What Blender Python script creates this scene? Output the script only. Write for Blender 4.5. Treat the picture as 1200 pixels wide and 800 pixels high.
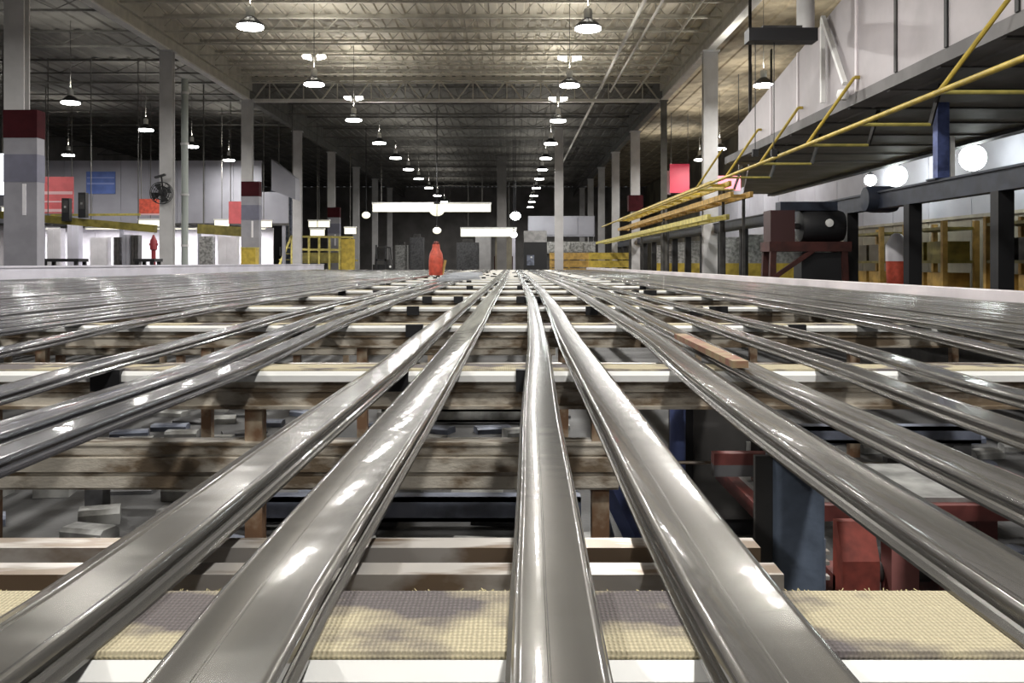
import bpy, bmesh, math, random
from mathutils import Vector, Matrix

for o in list(bpy.data.objects):
    bpy.data.objects.remove(o)
SC = bpy.context.scene
COL = SC.collection
R = random.Random(7)

# ------------------------------------------------------------------ camera, world, exposure
F_PX, X0, Y0 = 1100.0, 600.0, 308.0
CAM_Z = 1.36
cam = bpy.data.cameras.new('camera')
cam.sensor_width = 36.0
cam.lens = 36.0 * F_PX / 1200.0
cam.shift_y = -(400 - Y0) / 1200.0
cam.clip_end = 400
camo = bpy.data.objects.new('camera', cam)
COL.objects.link(camo)
camo.location = (0, 0, CAM_Z)
camo.rotation_euler = (math.radians(90), 0, 0)
SC.camera = camo

W = bpy.data.worlds.new('world')
SC.world = W
W.use_nodes = True
W.node_tree.nodes['Background'].inputs[0].default_value = (0.93, 0.95, 1.0, 1)
W.node_tree.nodes['Background'].inputs[1].default_value = 0.08
SC.view_settings.view_transform = 'Standard'
SC.view_settings.look = 'None'
SC.view_settings.gamma = 1.0
SC.view_settings.use_curve_mapping = False
SC.view_settings.exposure = 0.35
LAMP_W = 150.0      # one high-bay lamp, downwards
UP_W = 190.0        # its spill upwards


def P(px, py, d):
    """pixel + distance -> world point"""
    return Vector(((px - X0) * d / F_PX, d, CAM_Z - (py - Y0) * d / F_PX))


def DZ(py, z):
    """distance at which a pixel row meets height z"""
    return (CAM_Z - z) * F_PX / (py - Y0)


# ------------------------------------------------------------------ materials
MATS = {}


def mat(name, col, rough=0.6, metal=0.0, var=0.0, vscale=3.0, bump=0.0, bscale=40.0, col2=None,
        stretch=(1, 1, 1), emit=None, estr=0.0, spec=None, aniso=0.0, wav=0.0):
    if name in MATS:
        return MATS[name]
    m = bpy.data.materials.new(name)
    m.use_nodes = True
    nt = m.node_tree
    b = nt.nodes['Principled BSDF']
    b.inputs['Roughness'].default_value = rough
    b.inputs['Metallic'].default_value = metal
    b.inputs['Base Color'].default_value = (*col, 1)
    if spec is not None:
        b.inputs['Specular IOR Level'].default_value = spec
    if var > 0 or col2 or bump > 0:
        tc = nt.nodes.new('ShaderNodeTexCoord')
        mp = nt.nodes.new('ShaderNodeMapping')
        mp.inputs['Scale'].default_value = stretch
        nt.links.new(tc.outputs['Object'], mp.inputs[0])
    if var > 0 or col2:
        n = nt.nodes.new('ShaderNodeTexNoise')
        n.inputs['Scale'].default_value = vscale
        n.inputs['Detail'].default_value = 5
        nt.links.new(mp.outputs[0], n.inputs['Vector'])
        r = nt.nodes.new('ShaderNodeValToRGB')
        r.color_ramp.elements[0].position = 0.38 if not col2 else .43
        r.color_ramp.elements[1].position = 0.62 if not col2 else .55
        c2 = col2 if col2 else tuple(c * (1 - var) for c in col)
        r.color_ramp.elements[0].color = (*c2, 1)
        r.color_ramp.elements[1].color = (*(tuple(min(1, c * (1 + (0 if col2 else var * .6))) for c in col)), 1)
        nt.links.new(n.outputs[0], r.inputs[0])
        nt.links.new(r.outputs[0], b.inputs['Base Color'])
    if bump > 0:
        n2 = nt.nodes.new('ShaderNodeTexNoise')
        n2.inputs['Scale'].default_value = bscale
        nt.links.new(mp.outputs[0], n2.inputs['Vector'])
        bn = nt.nodes.new('ShaderNodeBump')
        bn.inputs['Strength'].default_value = bump
        bn.inputs['Distance'].default_value = 0.01
        nt.links.new(n2.outputs[0], bn.inputs['Height'])
        nt.links.new(bn.outputs[0], b.inputs['Normal'])
    if emit:
        b.inputs['Emission Color'].default_value = (*emit, 1)
        b.inputs['Emission Strength'].default_value = estr
    if aniso > 0:
        cx = nt.nodes.new('ShaderNodeCombineXYZ')
        cx.inputs[0].default_value = 1
        b.inputs['Anisotropic'].default_value = aniso
        nt.links.new(cx.outputs[0], b.inputs['Tangent'])
    if wav > 0:
        n3 = nt.nodes.new('ShaderNodeTexNoise')
        n3.inputs['Scale'].default_value = 1.0
        n3.inputs['Detail'].default_value = 1.0
        mp3 = nt.nodes.new('ShaderNodeMapping')
        mp3.inputs['Scale'].default_value = (3, 11, 3)
        b.inputs['Coat Weight'].default_value = .45
        b.inputs['Specular IOR Level'].default_value = .2
        b.inputs['Specular Tint'].default_value = (.45, .44, .43, 1)
        b.inputs['Coat Roughness'].default_value = .07
        b.inputs['Coat IOR'].default_value = 1.5
        tc3 = nt.nodes.new('ShaderNodeTexCoord')
        nt.links.new(tc3.outputs['Object'], mp3.inputs[0])
        nt.links.new(mp3.outputs[0], n3.inputs['Vector'])
        b3 = nt.nodes.new('ShaderNodeBump')
        b3.inputs['Strength'].default_value = wav
        b3.inputs['Distance'].default_value = .05
        nt.links.new(n3.outputs[0], b3.inputs['Height'])
        nt.links.new(b3.outputs[0], b.inputs['Normal'])
        nt.links.new(b3.outputs[0], b.inputs['Coat Normal'])
    MATS[name] = m
    return m


M_alu = mat('aluminium', (0.155, 0.150, 0.141), 0.25, 0.60, var=0.14, vscale=2.2, stretch=(14, .5, 6), aniso=0.8, wav=.022)
M_alu2 = mat('aluminium_cool', (0.135, 0.135, 0.149), 0.25, 0.60, var=0.18, vscale=2.0, stretch=(14, .4, 6), aniso=0.8, wav=.022)
M_white = mat('white_plastic', (0.88, 0.88, 0.86), 0.35, var=0.06, vscale=4)
M_frame = mat('stained_frame', (0.60, 0.55, 0.47), 0.45, 0.2, col2=(0.20, 0.15, 0.10), vscale=3.2, stretch=(1.3, 6, 2.5), bump=.25)
M_frame2 = mat('bright_channel', (0.56, 0.53, 0.50), 0.35, 0.6, col2=(0.22, 0.16, 0.11), vscale=4.0, stretch=(1.2, 5, 2))
M_leg = mat('tan_leg', (0.40, 0.33, 0.24), 0.6, col2=(0.20, 0.11, 0.06), vscale=6)
M_bluepost = mat('blue_post', (0.115, 0.145, 0.20), 0.5, 0.1, var=0.35, vscale=8, bump=.15)
M_blue = mat('blue_paint', (0.12, 0.16, 0.38), 0.5, var=.3, vscale=6)
M_slate = mat('slate_blue_steel', (0.17, 0.19, 0.25), 0.5, .2, var=.4, vscale=5)
M_red = mat('red_paint', (0.15, 0.04, 0.035), 0.5, var=.4, vscale=6)
M_redbright = mat('red_orange_paint', (0.62, 0.10, 0.06), 0.5, var=.25, vscale=6)
M_maroon = mat('maroon_paint', (0.045, 0.006, 0.009), 0.8, spec=.15, var=.2)
M_redsign = mat('sign_red', (0.62, 0.12, 0.13), 0.6, var=.12, vscale=2)
M_pinkred = mat('sign_pinkred', (0.72, 0.10, 0.14), 0.6, var=.12, vscale=2)
M_bluesign = mat('sign_blue', (0.09, 0.15, 0.42), 0.6, var=.15, vscale=2)
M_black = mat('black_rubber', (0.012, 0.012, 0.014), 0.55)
M_darkgrey = mat('dark_grey_steel', (0.065, 0.062, 0.06), 0.6, .2, var=.35, vscale=3)
M_navy = mat('navy_paint', (0.022, 0.028, 0.045), 0.5, var=.3, vscale=4)
M_scrap = mat('grey_scrap', (0.34, 0.34, 0.33), 0.55, .25, var=.45, vscale=7)
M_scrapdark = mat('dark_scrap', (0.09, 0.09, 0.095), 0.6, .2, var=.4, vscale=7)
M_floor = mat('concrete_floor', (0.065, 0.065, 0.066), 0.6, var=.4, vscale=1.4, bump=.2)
M_col = mat('column_grey', (0.54, 0.53, 0.53), 0.6, var=.10, vscale=1.5)
M_colwrap = mat('column_guard_lavender', (0.30, 0.295, 0.33), 0.6, var=.10, vscale=2)
M_colslate = mat('column_guard_slate', (0.17, 0.17, 0.23), 0.6, var=.12, vscale=2)
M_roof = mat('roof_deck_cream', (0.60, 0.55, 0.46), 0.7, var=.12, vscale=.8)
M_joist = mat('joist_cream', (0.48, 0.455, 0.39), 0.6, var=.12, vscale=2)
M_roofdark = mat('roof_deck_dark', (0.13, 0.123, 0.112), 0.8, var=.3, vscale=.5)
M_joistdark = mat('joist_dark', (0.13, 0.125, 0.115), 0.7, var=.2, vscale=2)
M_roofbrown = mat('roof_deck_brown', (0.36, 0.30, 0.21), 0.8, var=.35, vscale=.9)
M_beam = mat('beam_grey', (0.66, 0.64, 0.60), 0.6, var=.1, vscale=2)
M_wall = mat('wall_grey_lavender', (0.31, 0.31, 0.35), 0.7, var=.10, vscale=.6)
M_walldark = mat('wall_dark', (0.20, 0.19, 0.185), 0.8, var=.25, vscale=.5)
M_walltan = mat('wall_tan', (0.30, 0.27, 0.20), 0.7, col2=(0.17, 0.15, 0.12), vscale=.35)
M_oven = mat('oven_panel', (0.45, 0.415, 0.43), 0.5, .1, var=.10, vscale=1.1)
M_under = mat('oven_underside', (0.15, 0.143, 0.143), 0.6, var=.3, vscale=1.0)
M_yellow = mat('yellow_paint', (0.52, 0.38, 0.055), 0.45, var=.22, vscale=4)
M_yellowpale = mat('yellow_pale_paint', (0.55, 0.47, 0.13), 0.5, var=.25, vscale=4)
M_olive = mat('olive_yellow_paint', (0.24, 0.20, 0.045), 0.5, var=.3, vscale=3)
M_orange = mat('ochre_paint', (0.50, 0.31, 0.08), 0.55, var=.3, vscale=3)
M_lav = mat('lavender_sheet', (0.66, 0.645, 0.73), 0.5, .0, var=.12, vscale=.7)
M_pinkwhite = mat('pinkish_white_sheet', (0.82, 0.76, 0.79), 0.5, .0, var=.15, vscale=.8)
M_whitewall = mat('white_panel', (0.80, 0.78, 0.82), 0.5, var=.12, vscale=1.0)
M_lampblk = mat('lamp_housing', (0.02, 0.02, 0.024), 0.4, .3)
M_ballast = mat('lamp_ballast', (0.75, 0.75, 0.72), 0.4, .2)
M_lens = mat('lamp_lens', (0.9, 0.9, 0.9), 0.3, emit=(1.0, 0.98, 0.94), estr=22)
M_lensc = mat('lamp_lens_cool', (0.9, 0.9, 0.9), 0.3, emit=(0.92, 1.0, 0.97), estr=22)
M_tube = mat('fluorescent_tube', (0.9, 0.9, 0.8), 0.3, emit=(1.0, 0.97, 0.76), estr=.85)
M_wood = mat('wood_strip', (0.34, 0.25, 0.14), 0.7, col2=(0.28, 0.12, 0.08), vscale=7)
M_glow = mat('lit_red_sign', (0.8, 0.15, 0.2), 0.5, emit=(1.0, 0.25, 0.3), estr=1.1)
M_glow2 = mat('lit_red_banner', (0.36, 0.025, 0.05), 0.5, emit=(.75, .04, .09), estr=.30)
M_window = mat('lit_window', (0.9, 0.9, 1), 0.4, emit=(0.92, 0.95, 1.0), estr=3.0)


def belt_material():
    m = bpy.data.materials.new('woven_belt')
    m.use_nodes = True
    nt = m.node_tree
    b = nt.nodes['Principled BSDF']
    b.inputs['Roughness'].default_value = .9
    tc = nt.nodes.new('ShaderNodeTexCoord')
    n = nt.nodes.new('ShaderNodeTexNoise')
    mp = nt.nodes.new('ShaderNodeMapping')
    mp.inputs['Scale'].default_value = (2.6, 3.5, 1)
    mp.inputs['Location'].default_value = (0.35, 0.0, 0)
    nt.links.new(tc.outputs['Object'], mp.inputs[0])
    nt.links.new(mp.outputs[0], n.inputs['Vector'])
    n.inputs['Scale'].default_value = 1.25
    n.inputs['Detail'].default_value = 4
    r = nt.nodes.new('ShaderNodeValToRGB')
    r.color_ramp.elements[0].position = .42
    r.color_ramp.elements[1].position = .50
    r.color_ramp.elements[0].color = (0.16, 0.14, 0.14, 1)
    r.color_ramp.elements[1].color = (0.60, 0.53, 0.36, 1)
    nt.links.new(n.outputs[0], r.inputs[0])
    w = nt.nodes.new('ShaderNodeTexWave')
    w.bands_direction = 'X'
    w.inputs['Scale'].default_value = 55
    w.inputs['Distortion'].default_value = 1.2
    w.inputs['Detail'].default_value = 2
    w2 = nt.nodes.new('ShaderNodeTexWave')
    w2.bands_direction = 'Y'
    w2.inputs['Scale'].default_value = 34
    w2.inputs['Distortion'].default_value = 1.5
    for q in (w, w2):
        nt.links.new(tc.outputs['Object'], q.inputs['Vector'])
    mu = nt.nodes.new('ShaderNodeMath')
    mu.operation = 'MULTIPLY'
    nt.links.new(w.outputs['Fac'], mu.inputs[0])
    nt.links.new(w2.outputs['Fac'], mu.inputs[1])
    mx = nt.nodes.new('ShaderNodeMix')
    mx.data_type = 'RGBA'
    mx.blend_type = 'MULTIPLY'
    mx.inputs[0].default_value = .35
    nt.links.new(r.outputs[0], mx.inputs[6])
    nt.links.new(w.outputs['Color'], mx.inputs[7])
    nt.links.new(mx.outputs[2], b.inputs['Base Color'])
    bn = nt.nodes.new('ShaderNodeBump')
    bn.inputs['Strength'].default_value = .7
    bn.inputs['Distance'].default_value = .004
    nt.links.new(mu.outputs[0], bn.inputs['Height'])
    nt.links.new(bn.outputs[0], b.inputs['Normal'])
    return m


M_belt = belt_material()
M_fray = mat('belt_fibre', (0.55, 0.48, 0.26), .9)


# ------------------------------------------------------------------ mesh helpers
class MB:
    def __init__(s):
        s.v, s.f = [], []

    def add(s, vs, fs):
        n = len(s.v)
        s.v += [tuple(v) for v in vs]
        s.f += [tuple(n + i for i in f) for f in fs]
        return s

    def box(s, x0, x1, y0, y1, z0, z1):
        vs = [(x, y, z) for z in (z0, z1) for y in (y0, y1) for x in (x0, x1)]
        return s.add(vs, [(0, 2, 3, 1), (4, 5, 7, 6), (0, 1, 5, 4), (2, 6, 7, 3), (0, 4, 6, 2), (1, 3, 7, 5)])

    def bar(s, a, b, w, h=None, n=4, rot=math.pi / 4):
        """rod from a to b; n=4 gives a square bar of width w, height h"""
        a, b = Vector(a), Vector(b)
        h = h or w
        d = (b - a).normalized()
        up = Vector((0, 0, 1)) if abs(d.z) < .95 else Vector((0, 1, 0))
        sx = d.cross(up).normalized()
        sz = sx.cross(d).normalized()
        k = math.sqrt(.5) * 2 if n == 4 else 1
        ring = [(math.cos(rot + 2 * math.pi * i / n) * k * w / 2, math.sin(rot + 2 * math.pi * i / n) * k * h / 2) for i in range(n)]
        if n == 4:
            ring = [(-w / 2, -h / 2), (w / 2, -h / 2), (w / 2, h / 2), (-w / 2, h / 2)]
        vs = [a + sx * u + sz * t for u, t in ring] + [b + sx * u + sz * t for u, t in ring]
        fs = [(i, (i + 1) % n, n + (i + 1) % n, n + i) for i in range(n)]
        fs += [tuple(range(n - 1, -1, -1)), tuple(range(n, 2 * n))]
        return s.add(vs, fs)

    def lathe(s, prof, c=(0, 0, 0), n=20, axis='Z'):
        vs = []
        for r, z in prof:
            for i in range(n):
                t = 2 * math.pi * i / n
                p = (r * math.cos(t), r * math.sin(t), z)
                if axis == 'Y':
                    p = (p[0], p[2], p[1])
                elif axis == 'X':
                    p = (p[2], p[0], p[1])
                vs.append((p[0] + c[0], p[1] + c[1], p[2] + c[2]))
        fs = []
        for k in range(len(prof) - 1):
            for i in range(n):
                j = (i + 1) % n
                fs.append((k * n + i, k * n + j, (k + 1) * n + j, (k + 1) * n + i))
        fs.append(tuple(range(n - 1, -1, -1)))
        fs.append(tuple((len(prof) - 1) * n + i for i in range(n)))
        return s.add(vs, fs)

    def extx(s, poly, x0, x1):
        """polygon of (y, z) extruded along X"""
        n = len(poly)
        vs = [(x0, y, z) for y, z in poly] + [(x1, y, z) for y, z in poly]
        fs = [(i, (i + 1) % n, n + (i + 1) % n, n + i) for i in range(n)]
        fs += [tuple(range(n - 1, -1, -1)), tuple(range(n, 2 * n))]
        return s.add(vs, fs)

    def mesh(s, name, m, smooth=None):
        me = bpy.data.meshes.new(name)
        me.from_pydata(s.v, [], s.f)
        bm = bmesh.new()
        bm.from_mesh(me)
        bmesh.ops.recalc_face_normals(bm, faces=bm.faces)
        bm.to_mesh(me)
        bm.free()
        me.materials.append(m)
        if smooth:
            me.shade_smooth()
            me.set_sharp_from_angle(angle=math.radians(smooth))
        me.update()
        return me

    def build(s, name, m, parent=None, smooth=None, loc=(0, 0, 0)):
        return place(name, s.mesh(name, m, smooth), parent, loc)


def place(name, me, parent=None, loc=(0, 0, 0)):
    o = bpy.data.objects.new(name, me)
    COL.objects.link(o)
    o.location = loc
    if parent:
        o.parent = parent
    return o


def tag(o, label=None, cat=None, group=None, kind=None):
    if label:
        o['label'] = label
    if cat:
        o['category'] = cat
    if group:
        o['group'] = group
    if kind:
        o['kind'] = kind
    return o


def thing(name, label, cat, loc=(0, 0, 0), group=None):
    o = bpy.data.objects.new(name, None)
    COL.objects.link(o)
    o.location = loc
    o.empty_display_size = .1
    return tag(o, label, cat, group)


def copy_tree(o, parent=None, loc=None):
    c = o.copy()
    COL.objects.link(c)
    c.parent = parent
    if loc is not None:
        c.location = loc
    for ch in list(o.children):
        copy_tree(ch, c)
    return c


# ------------------------------------------------------------------ setting: shell
XL, XR = -13.5, 7.75            # the two column lines
BAY, D1 = 11.15, 25.6           # columns: D1 + k*BAY
ZB0, ZB1 = 9.65, 10.25          # longitudinal beams
ZDECK = 10.9
ZH = ZDECK + .11
YT = 48.2                       # cross truss
FAR = 118.0

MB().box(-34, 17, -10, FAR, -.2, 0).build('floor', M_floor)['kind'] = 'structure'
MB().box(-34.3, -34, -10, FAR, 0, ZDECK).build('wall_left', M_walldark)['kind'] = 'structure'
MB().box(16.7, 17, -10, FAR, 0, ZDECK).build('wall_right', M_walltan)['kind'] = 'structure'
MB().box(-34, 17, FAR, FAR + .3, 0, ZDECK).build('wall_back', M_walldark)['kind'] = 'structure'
ceil = thing('ceiling', None, None)
ceil['kind'] = 'structure'


def deck(x0, x1, y0, y1, m, pitch=.5):
    """ribbed metal roof deck, ribs running along Y"""
    b = MB()
    n = max(1, int((x1 - x0) / pitch))
    w = (x1 - x0) / n
    prof = []
    for i in range(n):
        x = x0 + i * w
        prof += [(x, 0), (x + w * .55, 0), (x + w * .62, .06), (x + w * .93, .06)]
    prof.append((x1, 0))
    vs = [(x, y0, ZDECK + z) for x, z in prof] + [(x, y1, ZDECK + z) for x, z in prof]
    k = len(prof)
    b.add(vs, [(i, i + 1, k + i + 1, k + i) for i in range(k - 1)])
    # weather skin above
    b.box(x0, x1, y0, y1, ZDECK + .1, ZDECK + .15)
    return b.build('roof_deck', m, ceil)


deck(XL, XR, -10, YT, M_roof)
deck(XL, XR, YT, FAR, M_roofdark)  # darker deck colour past the cross truss
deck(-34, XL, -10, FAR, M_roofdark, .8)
deck(XR, 17, -10, FAR, M_roofbrown, .8)


def joist_meshes(x0, x1, m, step=1.06, dep=.62):
    b = MB()
    b.box(x0, x1, -.06, .06, ZDECK - .09, ZDECK)
    top = b.mesh('top_chord', m)
    b = MB()
    b.box(x0, x1, -.05, .05, ZDECK - dep - .07, ZDECK - dep)
    bot = b.mesh('bottom_chord', m)
    b = MB()
    n = int((x1 - x0) / step)
    s = (x1 - x0) / n
    for i in range(n):
        a = x0 + i * s
        b.bar((a, 0, ZDECK - dep), (a + s / 2, 0, ZDECK - .05), .03)
        b.bar((a + s / 2, 0, ZDECK - .05), (a + s, 0, ZDECK - dep), .03)
    return top, bot, b.mesh('web_bars', m)


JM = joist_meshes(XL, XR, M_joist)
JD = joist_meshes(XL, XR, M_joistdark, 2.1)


def joist(y, meshes, label, group):
    t = thing('roof_joist', label, 'joist', (0, y, 0), group)
    for me in meshes:
        place(me.name.split('.')[0], me, t)


y = YT - 1.9
while y > -4:
    joist(y, JM, 'cream open-web steel joist under the bright cream roof deck', 'cream roof joists')
    y -= 2.05
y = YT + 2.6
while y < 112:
    joist(y, JD, 'dark open-web steel joist under the dark roof deck', 'dark roof joists')
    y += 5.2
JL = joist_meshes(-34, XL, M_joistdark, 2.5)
y = 22
while y < 80:
    joist(y, JL, 'dark joist under the side aisle roof beyond the banded columns', 'side aisle roof joists')
    y += 5.5

# longitudinal beams (I sections)
for x, nm in ((XL, 'left'), (XR, 'right')):
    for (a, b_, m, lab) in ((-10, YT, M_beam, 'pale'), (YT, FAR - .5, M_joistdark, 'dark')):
        t = thing('roof_beam', '%s steel beam carried by the %s columns' % (
            lab, 'maroon banded' if nm == 'left' else 'slim plain'), 'beam', (x, a, 0))
        L = b_ - a
        MB().box(-.16, .16, 0, L, ZB0, ZB0 + .07).build('bottom_flange', m, t)  # pale beams: lamp light on the lower flange is put into its colour
        m2 = M_joist if lab == 'pale' else m
        MB().box(-.03, .03, 0, L, ZB0 + .07, ZB1 - .07).build('web', m2, t)
        MB().box(-.16, .16, 0, L, ZB1 - .07, ZB1 + .65).build('top_flange', m2, t)

# cross truss
t = thing('cross_truss', 'open steel roof truss spanning between the columns where the roof turns dark', 'truss', (0, YT, 0))
MB().box(XL + .16, XR - .16, -.09, .09, ZB0 - .05, ZB0 + .12).build('bottom_chord', M_beam, t)
MB().box(XL + .16, XR - .16, -.09, .09, ZDECK - .2, ZDECK).build('top_chord', M_joist, t)
n = 12
s = (XR - XL - .36) / n
for i in range(n):
    a = XL + .18 + i * s
    MB().bar((a, 0, ZB0), (a + s / 2, 0, ZDECK - .1), .07).build('diagonal', M_joist, t)
    MB().bar((a + s / 2, 0, ZDECK - .1), (a + s, 0, ZB0), .07).build('diagonal', M_joist, t)
    MB().bar((a + s / 2, 0, ZB0), (a + s / 2, 0, ZDECK - .1), .05).build('post', M_joist, t)

# conduits under the roof
for x, z, lab in ((4.45, 10.15, 'thicker pale pipe run under the roof beside the lamp row'),
                  (5.05, 10.15, 'thinner pale pipe run under the roof beside the column beam'),
                  (6.35, 10.1, 'dull grey pipe run under the roof close to the column beam')):
    t = thing('roof_pipe', lab, 'pipe', (x, 0, 0))
    rr = .07 if x < 5 else .05
    end = 90 if x < 5 else YT
    MB().bar((0, -8, z), (0, end, z), rr * 2, n=10).build('pipe_run', M_beam if x < 6 else M_joist, t, 40)
    for k in range(8):
        MB().bar((0, 3 + k * 6, z), (0, 3 + k * 6, ZDECK), .03).build('hanger', M_joist, t)


# columns
def column(x, d, w, band, label, ztop=ZB0, group=None, m=M_col):
    t = thing('steel_column', label, 'column', (x, d, 0), group)
    h = w / 2
    b = MB()                                     # wide-flange section, flanges facing the aisle
    v = h * .62
    b.box(-h, h, -v, -v + .05, 0, ztop)
    b.box(-h, h, v - .05, v, 0, ztop)
    b.box(-.04, .04, -v + .05, v - .05, 0, ztop)
    b.build('shaft', m, t)
    MB().box(-h - .06, h + .06, -h, h, ztop - .06, ztop).build('cap_plate', m, t)
    MB().box(-h - .15, h + .15, -h - .12, h + .12, 0, .05).build('base_plate', m, t)
    if band:
        x0, x1, v = -h + .02, h + .38, h * .62 + .04
        MB().box(x0, x1, -v, v, .05, 3.9).build('guard_lower', M_colwrap, t)
        MB().box(x0 - .01, x1 + .01, -v - .02, v + .02, 4.75, 5.5).build('maroon_band', M_maroon, t)
        MB().box(x0, x1, -v, v, 3.9, 4.75).build('guard_upper', M_colwrap, t)
        MB().box(x0 - .005, x1 + .005, -v - .01, v + .01, 3.55, 4.3).build('slate_band', M_colslate, t)
        MB().box(.26, .36, -v - .02, -v, 2.65, 3.5).build('white_marker_strip', M_whitewall, t)
    return t


for k in range(8):
    d = D1 + BAY * k
    band = k in (0, 2, 4)
    w = .54 if k != 1 else .50
    if k == 0:
        lab = 'grey steel column with wide guard and maroon band beside the red banners'
    elif k == 1:
        lab = 'plain grey steel column carrying the black wall fan'
    elif k == 2:
        lab = 'maroon banded grey column at the end of the cross truss'
    elif k == 4:
        lab = 'maroon banded grey column behind the yellow stair platform'
    elif k == 3:
        lab = 'plain grey column rising behind the yellow stair platform'
    else:
        lab = 'plain grey column in the far row past the stair platform'
    column(XL, d, w, band, lab, group='columns along the lavender kerb')
for k in range(1, 8):
    d = D1 + BAY * k
    lab = {1: 'tall pale column standing beside the oven platform with yellow rails',
           2: 'dark slender column under the end of the cross truss'}.get(k, 'plain grey column in the far row behind the yellow conveyor rails')
    tc_ = column(XR, d, .56 if k != 2 else .3, False, lab, group='columns beside the navy frame', m=M_col if k != 2 else M_joistdark)
    if k == 3:
        tc_['label'] = 'grey column with a maroon painted collar behind the yellow conveyor rails'
        MB().box(-.45, .45, -.36, .36, 4.6, 5.6).build('maroon_collar', M_maroon, tc_)
t = thing('drain_pipe', 'pale green vertical drain pipe beside the fan column', 'pipe', (XL + .62, D1 + BAY + .2, 0))
MB().bar((0, 0, 0), (0, 0, 8.6), .26, n=12).build('pipe', mat('pale_green_pipe', (.33, .36, .34), .6), t, 40)
for z in (2, 4, 6, 8):
    MB().bar((0, 0, z), (0, 0, z + .08), .32, n=12).build('coupling', M_col, t, 40)

# far mid-hall columns
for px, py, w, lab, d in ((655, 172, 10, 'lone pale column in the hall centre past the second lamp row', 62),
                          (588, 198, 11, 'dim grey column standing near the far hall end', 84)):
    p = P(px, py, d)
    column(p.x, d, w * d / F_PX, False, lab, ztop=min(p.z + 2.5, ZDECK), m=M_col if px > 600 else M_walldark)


# ------------------------------------------------------------------ lamps
def lamp_proto(lens, uplight=True):
    t = thing('high_bay_lamp', 'lamp', 'lamp')
    dm = MB().lathe([(.36, -.06), (.355, -.03), (.26, .07), (.16, .15), (.11, .19)], n=24).build('reflector_dome', M_lampblk, t, 40)
    MB().lathe([(.33, -.13), (.35, -.12), (.35, -.085), (.33, -.06)], n=24).build('lens', lens, dm, 40)
    MB().lathe([(.10, .19), (.115, .22), (.115, .40), (.09, .45), (.04, .47)], n=16).build('ballast', M_ballast, t, 40)
    MB().bar((0, 0, .46), (0, 0, ZH - 7.76), .025, n=6).build('hanging_rod', M_joistdark, t)
    for sx in (-1, 1):  # added plates, tilted to catch the uplight as a pair of bright blobs
        b = MB()
        c_, s_ = .24 * math.cos(.75) / 2, .24 * math.sin(.75) / 2
        q_ = [(sx * .10, -c_, .86 + s_), (sx * .42, -c_ * .7, .90 + s_ * .7), (sx * .42, c_ * .7, .90 - s_ * .7), (sx * .10, c_, .86 - s_)]
        b.add(q_ + [(x_, y_ + .012, z_ + .012) for x_, y_, z_ in q_], [(0, 1, 2, 3), (7, 6, 5, 4), (0, 4, 5, 1), (1, 5, 6, 2), (2, 6, 7, 3), (3, 7, 4, 0)])
        b.build('uplight_catch_plate', M_ballast, t)
    return t


LZ = 6.4 + CAM_Z
lamp0 = lamp_proto(M_lens)
used = [False]


def add_lamp(x, d, z, label, group, power=1.0, lens=None, rodtop=None, up=True, plates=True):
    if not used[0]:
        used[0] = True
        t = lamp0
        t.location = (x, d, z)
    else:
        t = copy_tree(lamp0, None, (x, d, z))
    t['label'], t['category'], t['group'] = label, 'lamp', group
    for ch in list(t.children):
        if ch.name.startswith('uplight_catch_plate') and not plates:
            bpy.data.objects.remove(ch)
    L = bpy.data.lights.new('lamp_light', 'AREA')
    L.shape = 'DISK'
    L.size = .6
    L.energy = LAMP_W * power
    L.color = (1.0, .975, .93)
    lo = place('lamp_light', L, t, (0, 0, -.15))
    if up:
        U = bpy.data.lights.new('lamp_uplight', 'SPOT')
        U.energy = UP_W * power
        U.spot_size = math.radians(150)
        U.spot_blend = .6
        U.shadow_soft_size = .12
        U.color = (1.0, .97, .88)
        uo = place('lamp_uplight', U, t, (0, 0, .52))
        uo.rotation_euler = (math.pi, 0, 0)
    return t


lampmax = 0
for d in (-8.3, 0.2, 8.5, 16.8, 25.1, 33.2, 41.5, 49.5, 56.5, 63.4, 70.4, 79, 88, 97, 106):
    near = d < YT
    add_lamp(-7.0, d, LZ, 'round black high-bay lamp with glowing lens in the row nearer the maroon banded columns',
             'lamps in the row by the banded columns', 1.0 if near else .55, up=near, plates=near)
    add_lamp(2.05, d + .2, LZ, 'round black high-bay lamp with glowing lens in the row nearer the roof pipes',
             'lamps in the row by the roof pipes', 1.0 if near else .55, up=near, plates=near)
for d in (20, 30, 37, 44.6, 51, 57.7):
    add_lamp(-17.4, d, LZ, 'high-bay lamp with bright lens hanging in the dark side aisle', 'lamps in the dark side aisle', .5, up=False, plates=False)
for d in (46, 55):
    add_lamp(-26, d, LZ, 'small far high-bay lamp hanging above the blue sign wall', 'lamps above the blue sign', .3, up=False, plates=False)
for x_, d in ((8.95, 33.4), (11.5, 45), (11.5, 52), (11.5, 57.5), (11.5, 68)):
    add_lamp(x_, d, LZ, 'high-bay lamp hanging under the brown roof beyond the tall pale column', 'lamps under the brown roof', .7, up=True, plates=False)
bpy.context.view_layer.update()

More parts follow.
